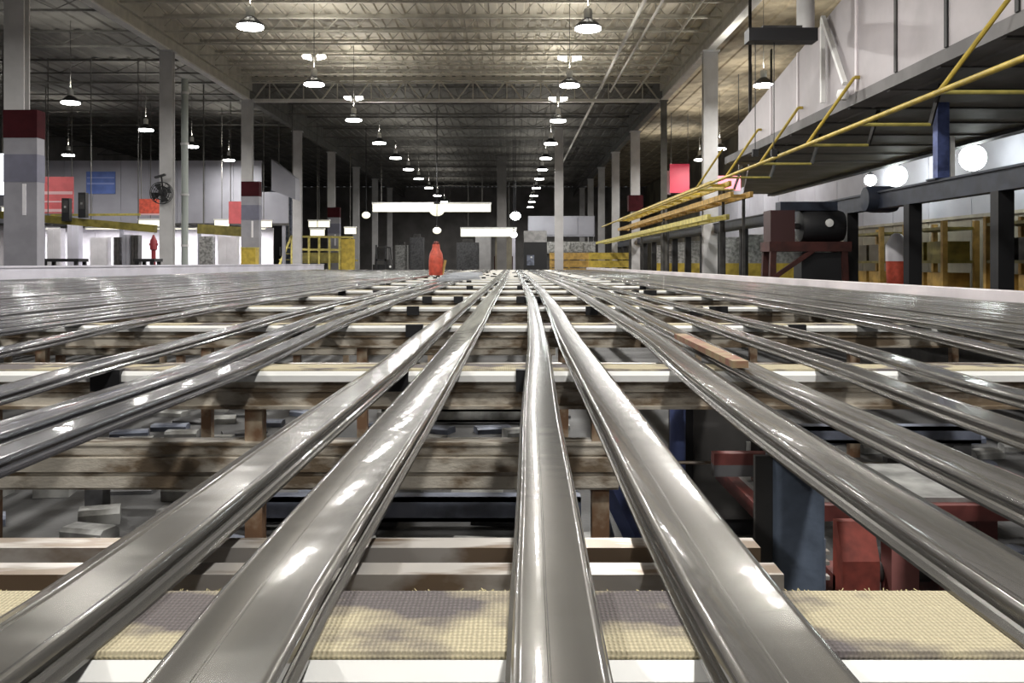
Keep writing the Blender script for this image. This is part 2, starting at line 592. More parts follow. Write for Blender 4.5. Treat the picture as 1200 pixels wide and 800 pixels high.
# round lamps in the aisle under the oven platform
for px, py, r, x in ((1140, 185, .36, 13.0), (1050, 206, .36, 13.0), (1085, 200, .24, 14.5), (1020, 211, .22, 13.6)):
    d = x * F_PX / (px - X0)
    p = P(px, py, d)
    t = thing('globe_lamp', '%s round glowing globe lamp in the aisle behind the navy frame' % ('large' if r > .3 else 'small'),
              'lamp', p, 'globe lamps behind the navy frame')
    pr = [(r * math.sin(math.pi * i / 12) + .001, -r * math.cos(math.pi * i / 12)) for i in range(13)]
    MB().lathe(pr, n=20).build('globe', M_lensc, t, 60)
    MB().lathe([(r * .45, r * .88), (r * .45, r * 1.15), (r * .15, r * 1.3)], n=14).build('cap', M_lampblk, t, 40)
    MB().bar((0, 0, r * 1.2), (0, 0, ZH - p.z), .04, n=6).build('hanging_rod', M_lampblk, t)
    L = bpy.data.lights.new('globe_light', 'POINT')
    L.energy = 45 if r > .3 else 20
    L.shadow_soft_size = r
    L.color = (.95, 1, .98)
    place('globe_light', L, t, (-.02, -r - .08, 0))

# ------------------------------------------------------------------ cooling table
ZBELT = .93
TX0, TX1 = -12.2, 5.2
PITCH, DFRONT = 2.755, 1.035
T = {}
b = MB()
b.extx([(0, ZBELT - .004), (.004, ZBELT), (.197, ZBELT), (.203, ZBELT - .006), (.19, ZBELT - .012), (.006, ZBELT - .012)], TX0, TX1)
T['belt'] = b.mesh('belt', M_belt)
b = MB()
b.extx([(0.012, ZBELT - .012), (-.004, ZBELT - .006), (-.022, ZBELT - .022), (-.022, ZBELT - .047), (.012, ZBELT - .047)], TX0, TX1)
T['wear_strip'] = b.mesh('wear_strip', M_white)
b = MB()      # carrier beam under the belt with ribs on its face
b.extx([(.012, ZBELT - .012), (.012, ZBELT - .075), (.0, ZBELT - .078), (.0, ZBELT - .09), (.014, ZBELT - .093),
        (.014, ZBELT - .145), (-.006, ZBELT - .148), (-.006, ZBELT - .16), (.19, ZBELT - .16), (.19, ZBELT - .012)], TX0, TX1)
T['carrier_beam'] = b.mesh('carrier_beam', M_frame)
for nm, y0 in (('rear_channel', .345), ('rear_channel_outer', .475)):
  for sfx, xend in (('', TX1), ('_cut', .40)):
    b = MB()
    z = ZBELT - .028
    b.extx([(y0, z), (y0 + .055, z), (y0 + .055, z - .06), (y0 + .047, z - .06), (y0 + .047, z - .008), (y0 + .008, z - .008),
            (y0 + .008, z - .034), (y0, z - .034)], TX0, xend)
    T[nm + sfx] = b.mesh('rear_channel', M_frame2)
XE = .43
b = MB()
z0 = .637
b.extx([(0, z0), (.10, z0), (.10, .445), (0, .445), (0, .452), (-.012, .455), (-.012, .50), (0, .503), (0, .517), (-.018, .52), (-.018, .575),
        (0, .579), (0, .585), (-.008, .588), (-.008, .622), (-.014, .625), (-.014, z0 - .003)], TX0, XE)
T['lower_rail'] = b.mesh('lower_rail', M_frame)
T['leg'] = MB().box(-.035, .035, .02, .09, 0, ZBELT - .16).mesh('leg', M_leg)
T['bracket'] = MB().box(-.03, .03, .19, .53, ZBELT - .12, ZBELT - .09).mesh('bracket', M_darkgrey)
T['black_block'] = MB().box(-.06, .06, -.035, .02, ZBELT - .085, ZBELT + .002).mesh('black_block', M_black)  # small black block covering the front of the wear strip
NM = 22
for k in range(-1, NM):
    d = DFRONT + PITCH * k
    lab = ('table cross beam with worn yellow woven belt and white wear strip under the profiles' if k == 0 else
           'table cross beam with yellow belt and bright white wear strip over a stained lower rail' if k == 1 else
           'cooling table cross beam with belt and white strip crossing under the profiles')
    t = thing('cooling_table_beam', lab, 'table beam', (0, d, 0), 'cross beams of the cooling table')
    for nm in ('belt', 'wear_strip', 'carrier_beam', 'rear_channel', 'rear_channel_outer', 'lower_rail'):
        if nm == 'lower_rail' and k < 1:
            continue
        place('rear_channel' if nm.startswith('rear') else nm, T[nm + '_cut' if k == 0 and nm.startswith('rear') else nm], t)
    for x in (-1.05, -2.14, -3.3, -4.5, -6.5, -8.5, -10.5, .36, 2.4, 4.4):
        if k >= 1 or x not in (.36, -1.05):
            place('leg', T['leg'], t, (x, 0, 0))
    for x in (-2.6, -1.3, .25, 1.1, 2.6, 4.2, -4.2, -6.4, -9.2):
        place('bracket', T['bracket'], t, (x, 0, 0))
    rc = random.Random(50 + k)
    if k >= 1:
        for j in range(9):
            place('black_block', T['black_block'], t, (rc.uniform(-6, 5), 0, 0))
    if k == 0:
        b = MB()
        rr = random.Random(3)
        for i in range(260):
            x = rr.uniform(-.95, .95)
            a = Vector((x, rr.choice((.199, .2, .201)), ZBELT - .003))
            c = a + Vector((rr.uniform(-.006, .006), rr.uniform(.001, .007), rr.uniform(-.002, .004)))
            b.bar(a, c, .0013, n=3)
        o = b.build('frayed_fibres', M_fray, [c_ for c_ in t.children if c_.name.startswith('belt')][0])
        o['kind'] = 'stuff'

# side kerbs of the table
t = thing('guard_kerb', 'long lavender sheet metal kerb along the edge of the cooling table', 'kerb', (-12.45, 0, 0))
MB().box(-.03, .03, 4, 62, 0, 1.24).build('sheet', M_lav, t)
MB().box(-.08, .06, 4, 62, 1.24, 1.29).build('cap_rail', M_lav, t)
t = thing('edge_strip', 'pinkish white flat edge strip of the cooling table beside the navy frame', 'table edge', (5.21, 0, 0))
MB().box(0, .3, 3, 66, .86, 1.06).build('top_plate', M_pinkwhite, t)
MB().box(.05, .1, 3, 66, 0, .86).build('skirt', M_darkgrey, t)


# ------------------------------------------------------------------ aluminium profiles
def section(kind, w):
    k = w / .13
    if kind == 0:      # symmetric: flat top with soft lips, side groove, foot flange
        pts = [(-.065, 0), (-.065, .005), (-.058, .0065), (-.0575, .011), (-.0535, .0125), (-.0535, .019), (-.058, .021), (-.0575, .028),
               (-.0545, .0325), (-.050, .0345), (-.045, .0345), (-.043, .0335), (-.0145, .033), (-.0135, .0322), (-.0115, .0322), (-.0105, .033),
               (.043, .0335), (.045, .0345), (.050, .0345), (.0545, .0325), (.0575, .028), (.058, .021), (.0535, .019), (.0535, .0125),
               (.0575, .011), (.058, .0065), (.065, .005), (.065, 0)]
    else:              # stepped: a ridge and a sloping shoulder on one side
        pts = [(-.065, 0), (-.065, .006), (-.062, .014), (-.058, .020), (-.032, .030), (-.029, .0335), (-.026, .0345), (-.022, .0335), (-.020, .032),
               (.034, .031), (.037, .0335), (.042, .0345), (.046, .0335), (.049, .029), (.050, .021), (.0465, .019), (.0465, .012),
               (.0505, .0105), (.053, .0065), (.065, .005), (.065, 0)]
    return [(u * k, z) for u, z in pts]


def profile(path, w, kind, label, group, m=M_alu, flip=False, seed=0, y1=58.0, n=70):
    rr = random.Random(seed)
    sec = section(kind, w)
    if flip:
        sec = [(-u, z) for u, z in reversed(sec)]
    path = sorted(path)
    ys = [path[0][0] + (y1 - path[0][0]) * ((i / n) ** 1.8) for i in range(n + 1)]

    def xa(yv):
        # smooth piecewise interpolation
        if yv <= path[0][0]:
            return path[0][1]
        for (a, xa_), (c, xc) in zip(path, path[1:]):
            if yv <= c:
                q = (yv - a) / (c - a)
                return xa_ + (xc - xa_) * q
        return path[-1][1]

    def xs(yv):
        s = max(.15, yv * .10)
        return (xa(yv - s) + 2 * xa(yv) + xa(yv + s)) / 4
    ph, ph2 = rr.uniform(0, 6), rr.uniform(0, 6)
    vs, k = [], len(sec)
    for yv in ys:
        cx = xs(yv)
        tw = .010 * math.sin(yv * .9 + ph) + .006 * math.sin(yv * 2.7 + ph2)
        zz = ZBELT - .002 + .0025 * math.sin(yv * 1.9 + ph2)
        for u, z in sec:
            vs.append((cx + u - z * tw, yv, zz + z + u * tw))
    fs = []
    for i in range(n):
        for j in range(k):
            j2 = (j + 1) % k
            fs.append((i * k + j, i * k + j2, (i + 1) * k + j2, (i + 1) * k + j))
    fs += [tuple(range(k)), tuple(n * k + j for j in range(k))]
    b = MB()
    b.add(vs, fs)
    o = b.build('extruded_profile', m, None, 32)
    return tag(o, label, 'metal profile', group)


HT = CAM_Z - ZBELT - .033


def pxpath(samples):
    out = []
    for py, px in samples:
        d = HT * F_PX / (py - Y0)
        out.append((d, (px - X0) * .413 / (py - Y0)))
    # carry on behind the first sample and to the far end
    out.sort()
    d0, x0 = out[0]
    out.insert(0, (-1.2, x0 + (x0 - out[1][1]) * .4))
    out.append((60, out[-1][1]))
    return out


G0 = 'wide profiles spaced out over the belts'
near = [
    ('A', [(800, -50), (700, 100), (600, 236), (500, 364), (417, 472), (387, 506), (370, 526), (350, 552), (330, 578)], .149, 1, False,
     'silver profile with a stepped ridge, next to the pair of profiles lying together'),
    ('B', [(800, 254), (690, 326), (572, 415), (497, 471), (415, 529), (378, 556), (350, 574), (330, 589)], .147, 0, False,
     'broad flat-topped silver profile between the stepped profile and the narrow one'),
    ('C', [(800, 655), (690, 647), (572, 640), (480, 632), (400, 630), (350, 623), (330, 613)], .110, 0, False,
     'narrow flat silver profile lying alone between the two broad flat ones'),
    ('D', [(800, 926), (680, 842), (568, 772), (480, 720), (400, 668), (360, 648), (335, 630)], .136, 0, False,
     'broad flat silver profile between the narrow one and the blue table post'),
    ('E', [(660, 1152), (600, 1057), (500, 905), (430, 808), (390, 757), (370, 722), (345, 682), (330, 652)], .155, 1, True,
     'stepped silver profile passing above the blue table post'),
    ('F', [(550, 1132), (500, 1027), (450, 917), (420, 850), (400, 813), (375, 762), (350, 716)], .155, 1, True,
     'stepped silver profile above the red drive unit, next after the one over the blue post'),
    ('G', [(500, 1183), (460, 1063), (430, 983), (400, 892), (370, 800)], .145, 1, True,
     'silver profile lying parallel past the one above the red drive unit'),
    ('H', [(460, 1182), (440, 1106), (420, 1045), (392, 945), (365, 830)], .145, 1, True,
     'silver profile lying parallel past the one above the red drive unit'),
    ('I', [(420, 1200), (400, 1120), (385, 1058), (360, 915)], .145, 0, True,
     'silver profile at the edge of the packed profiles by the white edge strip'),
    ('J', [(400, 1205), (380, 1095), (360, 960)], .145, 0, False,
     'silver profile at the edge of the packed profiles by the white edge strip'),
    ('L1', [(500, 90), (430, 285), (400, 348), (375, 405), (350, 470)], .135, 1, False,
     'silver profile lying side by side with its twin next to the stepped profile'),
    ('L2', [(500, 18), (430, 238), (400, 306), (375, 368), (350, 446)], .128, 0, False,
     'silver profile lying side by side with its twin next to the stepped profile'),
    ('L3', [(462, 0), (432, 100), (412, 175), (392, 250), (360, 370)], .15, 1, False,
     'silver profile lying alone between the twin profiles and the crowded ones'),
    ('L4', [(412, 0), (397, 75), (377, 162), (360, 262)], .15, 1, False,
     'silver profile lying alone between the twin profiles and the crowded ones'),
]
for i, (nm, smp, w, kind, flip, lab) in enumerate(near):
    profile(pxpath(smp), w, kind, lab, G0, M_alu if i < 10 else M_alu2, flip, seed=20 + i, n=90)

# crowded rows: each takes its own width plus a gap, bending together
i, dr, x = 0, 0.0, -3.06
while x > -11.9:
    w = R.choice((.12, .13, .14))
    dr = max(-.05, min(.05, dr + R.uniform(-.006, .006)))
    profile([(-1.2, x), (20, x + dr), (60, x + 1.2 * dr)], w, R.choice((0, 1)),
            'long silver profile among the crowded profiles beside the lavender kerb', 'crowded profiles beside the lavender kerb',
            M_alu2, False, seed=100 + i, y1=R.uniform(50, 58), n=46)
    x -= .145 + (R.choice((.01, .02, .03, .06, .12, .2)) if x < -3.5 else R.choice((.07, .16, .22)))
    i += 1
x, dr = 3.02, 0.0
while x < 5.08:
    w = R.choice((.12, .13, .14))
    dr = max(-.05, min(.05, dr + R.uniform(-.006, .006)))
    profile([(-1.2, x), (20, x + dr), (60, x + 1.2 * dr)], w, R.choice((0, 1)),
            'long silver profile packed beside the pinkish white edge strip', 'packed profiles beside the edge strip',
            M_alu, True, seed=300 + i, y1=R.uniform(50, 58), n=46)
    x += .145 + R.choice((.01, .02, .03, .06, .15))
    i += 1

# thin wooden strip left lying between two profiles
a, c = P(797, 398, DZ(398, .96)), P(868, 433, DZ(433, .96))
b = MB()
b.bar((a.x, a.y, .979), (c.x, c.y, .979), .06, .026)
tag(b.build('wood_strip', M_wood), 'short orange-brown wooden strip lying on top of two stepped profiles', 'wood strip')

# ------------------------------------------------------------------ under the table
d = 2.28
xp = (931 - X0) * d / F_PX
t = thing('table_post', 'blue-grey square steel post standing behind the yellow belt', 'post', (xp, d, 0))
b = MB()
q = .058
rd = .014
ring = []
for cx_, cy_, a0 in ((q - rd, q - rd, 0), (-q + rd, q - rd, 90), (-q + rd, -q + rd, 180), (q - rd, -q + rd, 270)):
    for k in range(5):
        an = math.radians(a0 + k * 22.5)
        ring.append((cx_ + rd * math.cos(an), cy_ + rd * math.sin(an)))
n = len(ring)
b.add([(u, v, 0) for u, v in ring] + [(u, v, .895) for u, v in ring],
      [(i, (i + 1) % n, n + (i + 1) % n, n + i) for i in range(n)] + [tuple(range(n - 1, -1, -1)), tuple(range(n, 2 * n))])
b.build('tube', M_bluepost, t, 40)
MB().box(-.09, .09, -.09, .09, 0, .015).build('foot_plate', M_slate, t)
MB().box(-.10, -.056, -.02, .0, 0, .895).build('side_angle', M_darkgrey, t)
t = thing('bolt_bracket', 'small bright bolted bracket on the side of the blue-grey post', 'bracket', (xp + .058, d - .02, 0))
for z in (.60, .635, .66):
    MB().box(-.003, .018, -.01, .012, z, z + .009).build('bolt', M_frame2, t)
MB().box(-.003, .006, -.016, .018, .56, .70).build('plate', M_slate, t)

# second, thin blue post and diagonal brace
p = P(794, 480, 4.15)
t = thing('thin_blue_post', 'thin bright blue post under the second cross beam', 'post', (p.x, 4.15, 0))
MB().bar((0, 0, .36), (0, 0, .77), .07, n=10).build('tube', M_blue, t, 40)
MB().bar((0, 0, 0), (0, 0, .36), .09, n=10).build('sleeve', M_darkgrey, t, 40)
a, c = P(712, 556, 4.1), P(762, 660, 4.25)
t = thing('slanted_brace', 'slanted blue strut leaning beside the narrow profile under the table', 'strut', (0, 0, 0))
MB().bar(a, (c.x, c.y, 0), .10, .08).build('bar', M_blue, t)
a, c = P(694, 560, 4.15), P(722, 655, 4.3)
tag(MB().bar(a, (c.x, c.y, 0), .05, n=10).build('slanted_rod', M_scrap, None, 40), 'grey slanted rod beside the blue strut under the table', 'rod')
a, c = P(826, 541, 3.95), P(905, 545, 3.95)
t = thing('thin_crossbar', 'thin pale bar across the dark gap beside the blue-grey post', 'bar', (0, 0, 0))
MB().bar((XE - .02, 3.95, a.z), (c.x + .5, 3.95, a.z - .01), .016, n=6).build('rod', M_frame2, t)
MB().bar((c.x + .5, 3.95, 0), (c.x + .5, 3.95, a.z + .02), .05).build('stand', M_darkgrey, t)
# dark cabinet block of the drive
p0, p1 = P(803, 480, 4.7), P(864, 480, 4.7)
t = thing('drive_cabinet', 'black drive cabinet standing in the gap behind the thin blue post', 'cabinet', (0, 4.7, 0))
MB().box(p0.x, p1.x + .15, 0, .5, 0, .74).build('body', M_black, t)
dr_ = MB().box(p0.x + .04, p1.x + .11, -.012, 0, .08, .68).build('door', M_darkgrey, t)
MB().box(p1.x + .04, p1.x + .06, -.03, -.012, .35, .47).build('handle', M_scrap, dr_)

# red drive unit
t = thing('red_drive_unit', 'red painted drive unit with grey top plate under the stepped profile', 'machine', (0, 0, 0))
MB().box(.78, 1.85, 3.0, 3.6, .535, .585).build('red_frame_plate', M_red, t)
MB().box(.82, 1.81, 3.04, 3.56, .585, .60).build('top_plate', M_scrap, t)
for (x_, y_) in ((.95, 3.05), (1.75, 3.05), (.95, 3.5), (1.75, 3.5)):
    MB().box(x_ - .04, x_ + .04, y_ - .04, y_ + .04, 0, .535).build('leg', M_red, t)
MB().extx([(2.64, .36), (2.72, .36), (2.72, .62), (2.69, .62), (2.64, .52)], .93, 1.035).build('gear_guard', mat('faded_orange_red', (.26, .05, .035), .7, var=.5, vscale=9), t)
MB().box(.93, 1.03, 2.70, 2.84, 0, .46).build('motor_foot', M_red, t)
MB().box(1.10, 1.18, 2.72, 2.8, 0, .60).build('gear_arm', mat('faded_red', (.33, .13, .12), .6, var=.3), t)
MB().bar((.985, 2.8, .44), (1.35, 2.8, .44), .06, n=10).build('drive_shaft', M_darkgrey, t, 40)
MB().box(1.24, 1.30, 2.72, 2.86, 0, .55).build('bearing_post', M_red, t)
MB().box(1.18, 1.40, 2.6, 2.95, .0, .02).build('base_plate', M_darkgrey, t)
MB().box(.70, .95, 3.25, 3.3, .66, .70).build('guard_strip', M_red, t)
MB().box(.70, .95, 3.25, 3.3, .62, .66).build('guard_web', M_scrapdark, t)
MB().box(.84, .90, 3.25, 3.3, .58, .62).build('guard_foot', M_red, t)

# long steel members and scrap on the floor below
for (x0, x1, d, z0, z1, m, lab) in (
        (-1.6, .35, 4.75, .05, .17, M_slate, 'slate blue steel channel lying across the floor under the second cross beam'),
        (-2.4, .3, 5.15, .17, .24, M_scrap, 'grey flat bar lying across supports under the second cross beam'),
        (-1.1, .3, 7.9, .02, .13, M_scrap, 'grey steel bar on the floor beyond the stained lower rail'),
        (1.5, 2.6, 5.2, .36, .45, M_slate, 'slate blue crosspiece in the gap past the red drive unit'),
        (1.6, 2.8, 4.6, .12, .18, M_scrap, 'grey flat crosspiece near the floor past the red drive unit')):
    t = thing('floor_channel', lab, 'steel bar', (0, d, 0))
    MB().box(x0, x1, 0, .03, z0, z1).build('web', m, t)
    MB().box(x0, x1, 0, .12, z1 - .02, z1).build('top_flange', m, t)
    MB().box(x0, x1, 0, .12, z0, z0 + .02).build('bottom_flange', m, t)
    if z0 > .03:
        for xx in (x0 + .1, x1 - .1):
            MB().box(xx - .05, xx + .05, .01, .11, 0, z0 + .01).build('support', M_scrapdark, t)
rr = random.Random(11)
ms = []
for k, (w, h, m) in enumerate(((.30, .045, M_scrap), (.24, .06, M_scrap), (.34, .03, M_scrapdark), (.20, .08, M_scrap), (.28, .05, M_slate))):
    b = MB()
    b.extx([(-.07, 0), (.07, 0), (.07, h * .7), (.05, h), (-.05, h), (-.07, h * .7)], -w / 2, w / 2)
    ms.append(b.mesh('scrap_offcut', m))
done = []
k = -1
while len(done) < 105:
    k += 1
    if len(done) < 82:
        x_, y_ = rr.uniform(-3.1, .35), rr.choice((rr.uniform(4.35, 6.0), rr.uniform(6.7, 8.8)))
    else:
        x_, y_ = rr.uniform(1.3, 3.8), rr.uniform(4.2, 7.5)
    if abs(y_ - 4.8) < .25 and -1.7 < x_ < .4:
        y_ += .35
    if any(abs(x_ - u) < .37 and abs(y_ - v) < .26 for u, v in done) and k < 4000 or (.6 < x_ < 1.5 and 4.4 < y_ < 5.4):
        continue
    if (1.4 < x_ < 2.9 and (4.4 < y_ < 4.9 or 5.0 < y_ < 5.5)) or (5.0 < y_ < 5.4 and x_ < .4) or (7.8 < y_ < 8.15 and -1.3 < x_ < .4):
        continue
    done.append((x_, y_))
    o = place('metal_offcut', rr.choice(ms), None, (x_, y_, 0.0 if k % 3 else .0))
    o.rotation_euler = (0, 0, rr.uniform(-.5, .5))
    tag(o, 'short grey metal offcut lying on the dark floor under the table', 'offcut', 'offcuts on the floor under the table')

# ------------------------------------------------------------------ right side: navy frame
t = thing('navy_frame', 'long dark navy steel frame of posts and top beam beside the cooling table', 'steel frame', (8.0, 0, 0))
b = MB()
b.box(-.12, .12, 9, 74, 2.53, 2.86)
b.build('top_beam', M_navy, t)
MB().box(-.16, .16, 9, 74, 2.86, 2.90).build('cap_flange', M_navy, t)
postm = MB().box(-.13, .13, -.13, .13, 0, 2.53).mesh('post', M_black)
d = 11.9
while d < 74:
    place('post', postm, t, (0, d, 0))
    d += 3.42
p = P(1040, 216, 19.8)
MB().lathe([(.02, -.35), (.26, -.34), (.29, -.2), (.29, .2), (.26, .34), (.02, .35)], (0, 20.4, 2.74), n=16, axis='X').build('drive_drum', M_navy, t, 40)
t = thing('blue_stanchion', 'short blue stanchion on top of the navy frame between globe lamps', 'stanchion', (8.0, 17.5, 0))
MB().box(-.11, .11, -.1, .1, 2.93, 4.34).build('post', M_blue, t)
MB().box(.13, .21, -.1, .1, 2.9, 3.7).build('white_edge', M_white, t)
MB().box(-.2, .22, -.2, .2, 2.90, 2.93).build('foot', M_navy, t)

# things seen through the navy frame
WX = 13.6
t = thing('partition_wall', 'lavender upper wall with tan lower panels behind the navy frame', 'wall', (WX + .6, 0, 0))
d = 14.0
pm1 = MB().box(0, .1, .02, 2.98, 0, 2.75).mesh('lower_panel', M_walltan)
pm2 = MB().box(0, .1, .02, 2.98, 2.85, 6.0).mesh('upper_panel', M_wall)
pm3 = MB().box(-.05, .1, 0, 3.0, 2.75, 2.85).mesh('mid_rail', M_walltan)
while d < 70:
    place('lower_panel', pm1, t, (0, d, 0))
    place('upper_panel', pm2, t, (0, d, 0))
    place('mid_rail', pm3, t, (0, d, 0))
    d += 3.0
um = MB().box(-.07, .07, -.07, .07, 0, 2.55).mesh('upright', M_orange)
k = 0
for d in (17.5, 21.5, 26.5, 31, 36, 41, 46, 52):
    t = thing('yellow_rack', 'yellow storage rack standing against the tan wall behind the navy frame', 'rack', (12.2, d, 0),
              'racks behind the navy frame')
    for yy in (0, 2.6):
        for xx in (0, .9):
            place('upright', um, t, (xx, yy, 0))
    for z in (.5, 1.35, 2.3):
        MB().box(-.05, .95, 0, 2.6, z, z + .08).build('shelf', M_yellow if z < 1 else M_olive, t)
    for z, m, hh in ((.58, M_orange, .5), (1.43, (M_walltan, M_darkgrey, M_olive)[k % 3], .55)):
        for yy in (.25, 1.45):
            nm = MB().box(.05, .85, 0, .95, 0, hh).build('storage_box', m, None, None, (12.2, d + yy, z))
            tag(nm, '%s storage box on a yellow rack behind the navy frame' % ('ochre' if z < 1 else ('tan', 'dark grey', 'olive')[k % 3]),
                'box', 'boxes on the yellow racks')
    k += 1
p = P(1051, 292, 22.0)
t = thing('red_white_bin', 'small red and white bin seen between two black posts of the navy frame', 'bin', (p.x, 22.0, 0))
MB().lathe([(.20, 0), (.24, 1.35), (.25, 1.40)], n=16).build('red_body', M_redbright, t, 40)
MB().lathe([(.25, 1.40), (.25, 1.78), (.12, 2.02), (.05, 2.06)], n=16).build('white_dome', M_whitewall, t, 40)
for k in range(9):
    d = 27.4 + 3.42 * k
    p = Vector((7.75, d, 0))
    t = thing('machine_guard', 'flat yellow and grey machine guard panel behind the navy posts', 'guard panel', (p.x + 1.2, d, 0), 'guard panels behind the navy posts')
    MB().box(-.5, .5, 0, .06, 0, 1.35).build('yellow_sheet', M_yellow, t)
    MB().box(-.5, .5, 0, .06, 1.35, 2.4).build('grey_sheet', M_scrap, t)

# red-brown machine in front of the navy frame
M_rust = mat('red_brown_paint', (.055, .014, .011), .6, var=.4, vscale=4)
p = P(928, 325, 21.5)
t = thing('motor_stand', 'dark motor unit on a red-brown steel stand between table edge and navy frame', 'machine', (p.x + .28, 21.5, 0))
MB().box(-.9, .95, -.4, .4, 1.62, 1.84).build('stand_top', M_rust, t)
for sx in (-1, 1):
    for sy in (-.32, .32):
        MB().bar((sx * .86, sy, 0), (sx * .8, sy, 1.65), .13).build('leg', M_rust, t)
MB().bar((-.9, -.34, .95), (.1, -.34, 1.65), .1).build('brace', M_rust, t)
MB().box(-.15, .85, -.3, .3, .1, 1.6).build('lower_box', M_black, t)
MB().lathe([(.03, -.5), (.34, -.48), (.38, -.35), (.38, .35), (.34, .48), (.03, .5)], (.38, 0, 2.2), n=20, axis='X').build('motor', M_black, t, 40)
MB().box(-.85, -.3, -.3, .3, 1.84, 2.55).build('gearbox', mat('dark_maroon', (.05, .02, .02), .5), t)
MB().bar((-.3, 0, 2.2), (-.1, 0, 2.2), .14, n=10).build('shaft', M_darkgrey, t)
MB().lathe([(.02, -.42), (.09, -.41), (.09, -.37)], (.45, 0, 2.26), n=14, axis='Y').build('indicator_light', M_white, t, 40)
MB().box(-.6, .7, -.2, .2, 2.55, 2.75).build('hood', M_navy, t)

# ------------------------------------------------------------------ oven on the overhead platform
PZ = CAM_Z + 3.15
PX = 6.8
t = thing('overhead_oven', 'huge overhead oven of pinkish grey sheet panels with dark underside and yellow rails', 'oven', (0, 0, 0))
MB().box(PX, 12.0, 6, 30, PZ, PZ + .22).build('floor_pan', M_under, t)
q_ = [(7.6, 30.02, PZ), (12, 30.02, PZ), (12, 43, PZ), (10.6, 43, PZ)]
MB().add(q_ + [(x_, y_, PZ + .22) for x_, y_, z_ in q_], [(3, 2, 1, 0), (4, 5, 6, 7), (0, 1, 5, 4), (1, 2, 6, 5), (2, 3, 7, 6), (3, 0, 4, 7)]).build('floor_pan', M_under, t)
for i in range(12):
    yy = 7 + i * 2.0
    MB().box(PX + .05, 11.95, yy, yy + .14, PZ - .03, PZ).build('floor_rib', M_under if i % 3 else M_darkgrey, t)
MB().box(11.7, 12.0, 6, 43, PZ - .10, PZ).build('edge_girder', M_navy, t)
edges = [28.2, 24.6, 22.3, 18.5, 16.6, 14.67, 12.6, 9.0, 6.0]


def oven_top(yv):
    return CAM_Z + min(6.0, 4.1 + (28.2 - yv) * .15)


def slab(x0, x1, y0, y1, z0):
    q = [(x0, y0, z0), (x1, y0, z0), (x1, y1, z0), (x0, y1, z0)]
    u = [(x, y_, oven_top(y_)) for x, y_, _ in q]
    return MB().add(q + u, [(3, 2, 1, 0), (4, 5, 6, 7), (0, 1, 5, 4), (1, 2, 6, 5), (2, 3, 7, 6), (3, 0, 4, 7)])


for a, c in zip(edges[1:], edges):
    slab(PX, PX + .12, a + .015, c - .015, PZ + .22).build('wall_panel', M_oven, t)
for i, a in enumerate(edges[1:-1]):
    slab(PX - .03, PX + .02, a - .05, a + .05, PZ + .22).build('seam_strip', (M_pinkwhite, M_pinkwhite, M_pinkwhite, M_darkgrey, M_black, M_black, M_oven)[i % 7], t)
b = MB()
ye = [6.1, 10.6, 15.5, 21.2, 28.1]
for y0, y1 in zip(ye, ye[1:]):
    b.add([(PX + .12, y0, oven_top(y0) - .02), (11.9, y0, oven_top(y0) - .02), (11.9, y1, oven_top(y1) - .02), (PX + .12, y1, oven_top(y1) - .02),
           (PX + .12, y0, oven_top(y0) - .12), (11.9, y0, oven_top(y0) - .12), (11.9, y1, oven_top(y1) - .12), (PX + .12, y1, oven_top(y1) - .12)],
          [(0, 1, 2, 3), (7, 6, 5, 4), (0, 4, 5, 1), (1, 5, 6, 2), (2, 6, 7, 3), (3, 7, 4, 0)])
b.build('roof_sheet', M_oven, t)
slab(PX + .12, 11.9, 28.05, 28.2, PZ + .22).build('end_panel', M_oven, t)
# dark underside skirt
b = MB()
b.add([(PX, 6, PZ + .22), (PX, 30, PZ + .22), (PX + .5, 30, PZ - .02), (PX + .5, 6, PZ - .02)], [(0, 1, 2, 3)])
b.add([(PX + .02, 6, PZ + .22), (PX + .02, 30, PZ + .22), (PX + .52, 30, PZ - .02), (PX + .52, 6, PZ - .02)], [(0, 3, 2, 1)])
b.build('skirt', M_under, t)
# hangers to the roof
for (xx, yy) in ((PX + .3, 10), (PX + .3, 20), (PX + .3, 28), (11.5, 10), (11.5, 20), (11.5, 28), (11.6, 42)):
    MB().bar((xx, yy, PZ + (.25 if yy > 40 else 0)), (xx, yy, ZH), .08).build('hanger', M_darkgrey, t)
# A-frame on the panel face
a = P(964, 20, 20.4)
yA = (PX - .1) * F_PX / (964 - X0)
MB().bar((PX - .1, yA, PZ + .3), (PX - .1, yA, CAM_Z + 5.25), .09).build('frame_post', M_white, t)
yB = (PX - .1) * F_PX / (990 - X0)
MB().bar((PX - .1, yA, CAM_Z + 5.3), (PX - .1, yB, CAM_Z + (308 - 98) * yB / F_PX), .09).build('frame_diagonal', M_white, t)
MB().lathe([(.01, 0), (.10, .02), (.13, .12), (.10, .22), (.01, .24)], (PX - .14, yB, CAM_Z + (308 - 118) * yB / F_PX), n=12).build('gauge_lamp', M_white, t, 40)
# rail truss
RX, RZ = 5.95, CAM_Z + 2.38
MB().bar((RX, 6, RZ), (RX, 62, RZ), .085, n=10).build('yellow_rail', M_yellow, t, 40)
for px in (1340, 1100, 1005, 945, 890, 850, 815):
    yy = RX * F_PX / (px - X0)
    if px != 1005:
      MB().bar((RX, yy, RZ), (RX + .75, yy - .6, RZ + 1.25), .07, n=8).build('brace', M_yellow, t, 40)
    if yy < 30 and px != 1005:
        MB().bar((RX + .75, yy - .6, RZ + 1.25), (PX + .06, yy - .6, RZ + 1.25), .06).build('brace_tie', M_yellow, t)
    MB().bar((RX, yy, RZ), (RX + 1.25, yy, RZ), .06, n=8).build('cross_tie', M_yellowpale, t, 40)
    MB().bar((RX + 1.25, yy, RZ), (RX + 1.6, yy + .35, PZ), .06).build('drop_link', M_darkgrey, t)

